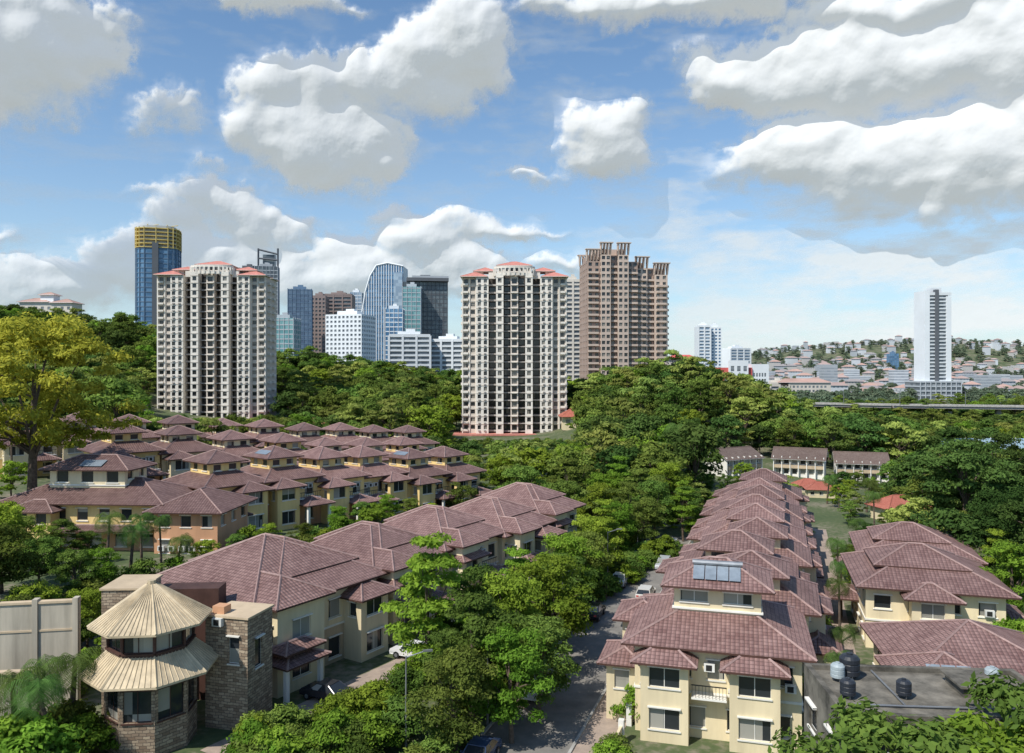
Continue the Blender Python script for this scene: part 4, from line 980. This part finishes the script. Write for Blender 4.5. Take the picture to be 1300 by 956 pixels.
for y,o,k,f in ((71,-2.2,1,0),(65.5,-2.1,0,0),(86,-2.2,2,1),(78,4.6,0,0),(93,2.2,4,1),(107,2.1,1,0),(112,-2,2,0),(54,-2.2,3,0),(99,-2.1,0,1),(119,1.5,0,0)):
    place('parked_car',CARS[k],(rd(y)[0]+o,y,.07),aR+math.pi*f)
for t,k in ((3,2),(14,0),(26,1),(38,3),(49,0)):
    p=oB+rB*3.8+dB*t; place('parked_car',CARS[k],(p.x,p.y,.08),thB+.1)
mb=MB(); mb.beam('pole',(0,0,0),(0,0,6.5),.08,'metal',8,.05); mb.beam('arm',(0,0,6.4),(1.5,0,6.8),.04,'metal',6); mb.box('lamp_head',1.2,1.9,-.12,.12,6.72,6.84,'metal')
for y in (60,80,100,120): place('street_lamp',mb,(rd(y)[0]-3.9,y,0),.2)
place('street_lamp',mb,(-7.6,56.5,0),.2)
gw=MB(); 
for k in range(9): gw.box('panels',-.1,.1,k*8.6,k*8.6+5.2,0,1.3,'cream'); gw.box('pillars',-.2,.2,k*8.6+5.2,k*8.6+5.6,0,1.7,'white'); gw.box('pillars',-.2,.2,k*8.6-.4,k*8.6,0,1.7,'white')
place('garden_wall',gw,(rd(52)[0]+6.9,52,0),thC)
place('garden_wall',gw,(rd(52)[0]+15.9+6.8,56,0),thC)

# ---------------- clouds ----------------
def perlin(x,y,seed):
    g=np.random.default_rng(seed); th=g.random((256,256))*2*np.pi; GX,GY=np.cos(th),np.sin(th)
    xi=np.floor(x).astype(int); yi=np.floor(y).astype(int); xf=x-xi; yf=y-yi
    u=xf**3*(xf*(xf*6-15)+10); v=yf**3*(yf*(yf*6-15)+10)
    def d(i,j): a=(xi+i)%256; b=(yi+j)%256; return GX[a,b]*(xf-i)+GY[a,b]*(yf-j)
    return (d(0,0)*(1-u)+d(1,0)*u)*(1-v)+(d(0,1)*(1-u)+d(1,1)*u)*v
def fbm(x,y,f,o,seed,bil=False,g=.5):
    s=0;a=1;t=0
    for k in range(o):
        n=perlin(x*f+13.7*k,y*f+5.1*k,seed+k); s=s+a*(np.abs(n)*2 if bil else n*1.4); t+=a; a*=g; f*=2.03
    return s/t
def blur(A,n):
    for _ in range(n):
        A=(np.roll(A,1,0)+2*A+np.roll(A,-1,0))/4; A=(np.roll(A,1,1)+2*A+np.roll(A,-1,1))/4
    return A
step=math.radians(.064); AZ=np.arange(-math.radians(42),math.radians(42),step); EL=np.arange(-.004,math.radians(31.5),step)
az,el=np.meshgrid(AZ,EL)
BL=[(592,58,58,56,55),(540,72,58,42,55),(480,95,66,32,62),(405,110,55,36,62),(345,115,50,34,52),(330,165,42,45,45),(400,185,85,60,55),(460,185,56,50,52),(430,215,66,30,26),(555,118,40,36,32),(620,95,30,32,26),
    (45,75,95,70,72),(-40,80,90,90,80),(110,50,55,40,50),(60,10,100,30,30),
    (215,135,38,24,32),(240,150,26,20,20),(180,155,24,16,16),
    (765,178,48,38,44),(790,160,30,30,46),(735,190,30,22,36),(800,200,24,28,28),(665,222,32,8,12),
    (350,-8,80,15,18),(430,5,26,10,10),(270,215,22,10,12),(190,245,24,8,8),
    (940,100,72,38,36),(1010,105,85,55,42),(1090,95,95,56,55),(1180,80,105,56,55),(1280,60,110,56,66),(890,80,30,18,18),
    (800,12,100,20,22),(960,-5,150,26,26),(1150,10,150,26,26),(700,4,50,14,12),
    (960,200,55,20,24),(1040,190,95,38,46),(1130,200,115,46,56),(1230,200,115,56,66),(1330,170,90,90,90),(1090,240,80,22,26),(1190,255,80,18,26),
    (270,262,58,34,34),(225,280,50,30,28),(310,285,55,32,38),(170,320,58,28,38),(110,345,70,20,36),(30,350,70,22,36),(10,305,24,10,10),(60,365,100,20,40),(360,300,34,24,34),
    (430,325,46,26,36),(500,272,34,14,14),(560,285,50,18,22),(530,310,75,28,40),(620,300,40,16,20),(460,350,90,30,45),(380,350,60,28,45),(700,335,36,12,14),(690,290,26,7,7),(250,340,120,40,60),(590,345,60,22,30)]
wx=fbm(az,el,9,6,100,g=.58)*.036+fbm(az,el,36,5,140,g=.65)*.015; wy=fbm(az,el*1.2,9,6,200,g=.58)*.032+fbm(az,el,36,5,240,g=.65)*.014
A2=az+wx; E2=el+wy
acc=np.zeros_like(az); kk=200.0
for px,py,rx,ru,rl in BL:
    ca=math.atan((px-650)/1000); c=math.cos(ca); ce=math.atan((470-py)/1000*c)
    RX=rx/1000*c*c*1.16; RU=ru/1000*c*1.16; RD=rl/1000*c*1.10
    dx=(A2-ca)/RX; dy=E2-ce; dy=np.where(dy>0,dy/RU,dy/RD)
    rm=(RX*min(RU,RD)*1.2)**.5
    hh=rm*(1-(dx*dx+dy*dy))
    acc+=np.exp(np.clip(hh*kk,-30,30))
Hh=np.log(acc+1e-12)/kk
bil=fbm(az,el*1.15,17,7,300,True,.62)
fine=fbm(az,el,60,6,420,g=.72)
Hn=Hh+.032*(bil-.38)+.016*fine
rag=.5+.5*np.clip(fbm(az,el*1.5,10,4,500)*2.2,-1,1)
bH=blur(Hh,6)
up_=np.clip(-(np.roll(bH,-3,0)-np.roll(bH,3,0))/(6*step),-1,1)
edge=.020+.050*rag*np.clip(.75-up_*.8,.12,1.3)
al=np.clip(Hn/edge+.12,0,1); al=al*al*(3-2*al)
fr=np.clip((Hn+.022)/.04,0,1)*np.clip(.5+1.6*fbm(az,el*1.6,26,6,530,g=.65),0,1)*.5
al=1-(1-al)*(1-fr)
al*=1-.50*np.exp(-np.clip(el,0,1)/.085)
pxg=650+1000*np.tan(az); pyg=470-1000*np.tan(el)/np.cos(az)
v=fbm(az,el*4.5,6,7,600,g=.6)+.5*fbm(az,el*3,22,5,650)
v2=fbm(az+2,el*2.2+1,9,7,700,g=.6)
rt=1/(1+np.exp(-(pxg-860)/110)); low=np.exp(-((pyg-370)/110)**2)
veil=np.clip(v*1.2+v2*(.45+.9*rt)+.04+.40*rt+.30*low-.10*np.exp(-((pxg-760)/120)**2),0,1)*(.42+.47*rt)*np.clip((pyg+80)/200+.45,0,1)
veil=np.clip(veil,0,.88)
Al=1-(1-al)*(1-veil)
bl=.5*fbm(az,el*1.15,17,3,300,True,.5)+.5*(.38+.35*fbm(az,el*1.1,20,4,333,g=.55))
dens=np.clip(Hh+.034*(bl-.36)+.010,0,None)
hgt=np.sqrt(dens*.06+1.2e-4)+.12*dens
hgt=.50*blur(hgt,60)+.38*blur(hgt,22)+.12*blur(hgt,8)
hgt=hgt+(.0017*fbm(az,el,34,7,810,g=.66))*np.clip(dens/.02,.25,1)
R0=9000.0; R=R0*(1-hgt*.66)
X=R*np.sin(az)*np.cos(el); Y=R*np.cos(az)*np.cos(el); Z=CAMZ+R*np.sin(el)
n1,n0=az.shape; V=np.stack([X,Y,Z],-1).reshape(-1,3).astype(np.float32)
i,j=np.meshgrid(np.arange(n0-1),np.arange(n1-1)); a=(j*n0+i).ravel(); F=np.stack([a,a+1,a+1+n0,a+n0],1)
Af=Al.ravel(); keep=(Af[F].max(1)>.01); F=F[keep].astype(np.int32)
me=bpy.data.meshes.new('clouds'); me.vertices.add(len(V)); me.vertices.foreach_set('co',V.ravel()); me.loops.add(F.size); me.loops.foreach_set('vertex_index',F.ravel()); me.polygons.add(len(F)); me.polygons.foreach_set('loop_start',np.arange(0,F.size,4,dtype=np.int32)); me.update(calc_edges=True)
q=me.attributes.new('alpha','FLOAT','POINT'); q.data.foreach_set('value',Af.astype(np.float32))
me.shade_smooth()
m,nt,out=newmat('cloud_vapour_glow')
at=N(nt,'ShaderNodeAttribute',attribute_name='alpha')
df=N(nt,'ShaderNodeBsdfDiffuse'); df.inputs[0].default_value=(.43,.425,.415,1)
em=N(nt,'ShaderNodeEmission'); em.inputs[0].default_value=(.87,.93,1,1); em.inputs[1].default_value=.39  # steady glow added in place of scattered light, lifts the shaded parts
ad=N(nt,'ShaderNodeAddShader'); nt.links.new(df.outputs[0],ad.inputs[0]); nt.links.new(em.outputs[0],ad.inputs[1])
tp=N(nt,'ShaderNodeBsdfTransparent'); mx=N(nt,'ShaderNodeMixShader'); nt.links.new(at.outputs['Fac'],mx.inputs[0]); nt.links.new(tp.outputs[0],mx.inputs[1]); nt.links.new(ad.outputs[0],mx.inputs[2]); nt.links.new(mx.outputs[0],out.inputs[0])
try: m.cycles.emission_sampling='NONE'
except Exception: pass
me.materials.append(m); o=bpy.data.objects.new('clouds',me); COL.objects.link(o)

# ---------------- light, world, camera ----------------
SE=math.radians(50); SR=math.radians(226)
w=bpy.data.worlds.new('World'); S.world=w; w.use_nodes=True; nt=w.node_tree; nt.nodes.clear()
wo=nt.nodes.new('ShaderNodeOutputWorld'); bg=nt.nodes.new('ShaderNodeBackground'); sk=nt.nodes.new('ShaderNodeTexSky'); sk.sky_type='NISHITA'; sk.sun_disc=False; sk.sun_elevation=SE; sk.sun_rotation=SR; sk.air_density=1.0; sk.dust_density=.5; sk.ozone_density=1.6
tc=nt.nodes.new('ShaderNodeTexCoord'); sp=nt.nodes.new('ShaderNodeSeparateXYZ'); nt.links.new(tc.outputs['Generated'],sp.inputs[0])
hz=mth(nt,'MULTIPLY',mth(nt,'POWER',2.718,mth(nt,'MULTIPLY',mth(nt,'ABSOLUTE',sp.outputs[2]),-7.5)),.66)
tint=mixc(nt,1.0,sk.outputs[0],(.93,1.14,1.25),'MULTIPLY')
colr=mixc(nt,hz,tint,(5.4,6.2,7.0))
bg.inputs[1].default_value=.12; nt.links.new(colr,bg.inputs[0]); nt.links.new(bg.outputs[0],wo.inputs[0])
sd=Vector((math.sin(SR)*math.cos(SE),math.cos(SR)*math.cos(SE),math.sin(SE)))
l=bpy.data.lights.new('sun','SUN'); l.energy=5.0; l.angle=math.radians(.5); l.color=(1,.95,.86); o=bpy.data.objects.new('sun',l); COL.objects.link(o); o.rotation_euler=sd.to_track_quat('Z','Y').to_euler()
cam=bpy.data.cameras.new('camera'); cam.sensor_width=36; cam.lens=36*1000/1300; cam.shift_y=-8/1300; cam.clip_start=.5; cam.clip_end=30000
o=bpy.data.objects.new('camera',cam); COL.objects.link(o); o.location=(0,0,CAMZ); o.rotation_euler=(math.radians(90),0,0); S.camera=o
S.view_settings.view_transform='Standard'; S.view_settings.look='None'; S.view_settings.exposure=0; S.view_settings.gamma=1
print('polys',sum(len(m.polygons) for m in bpy.data.meshes))
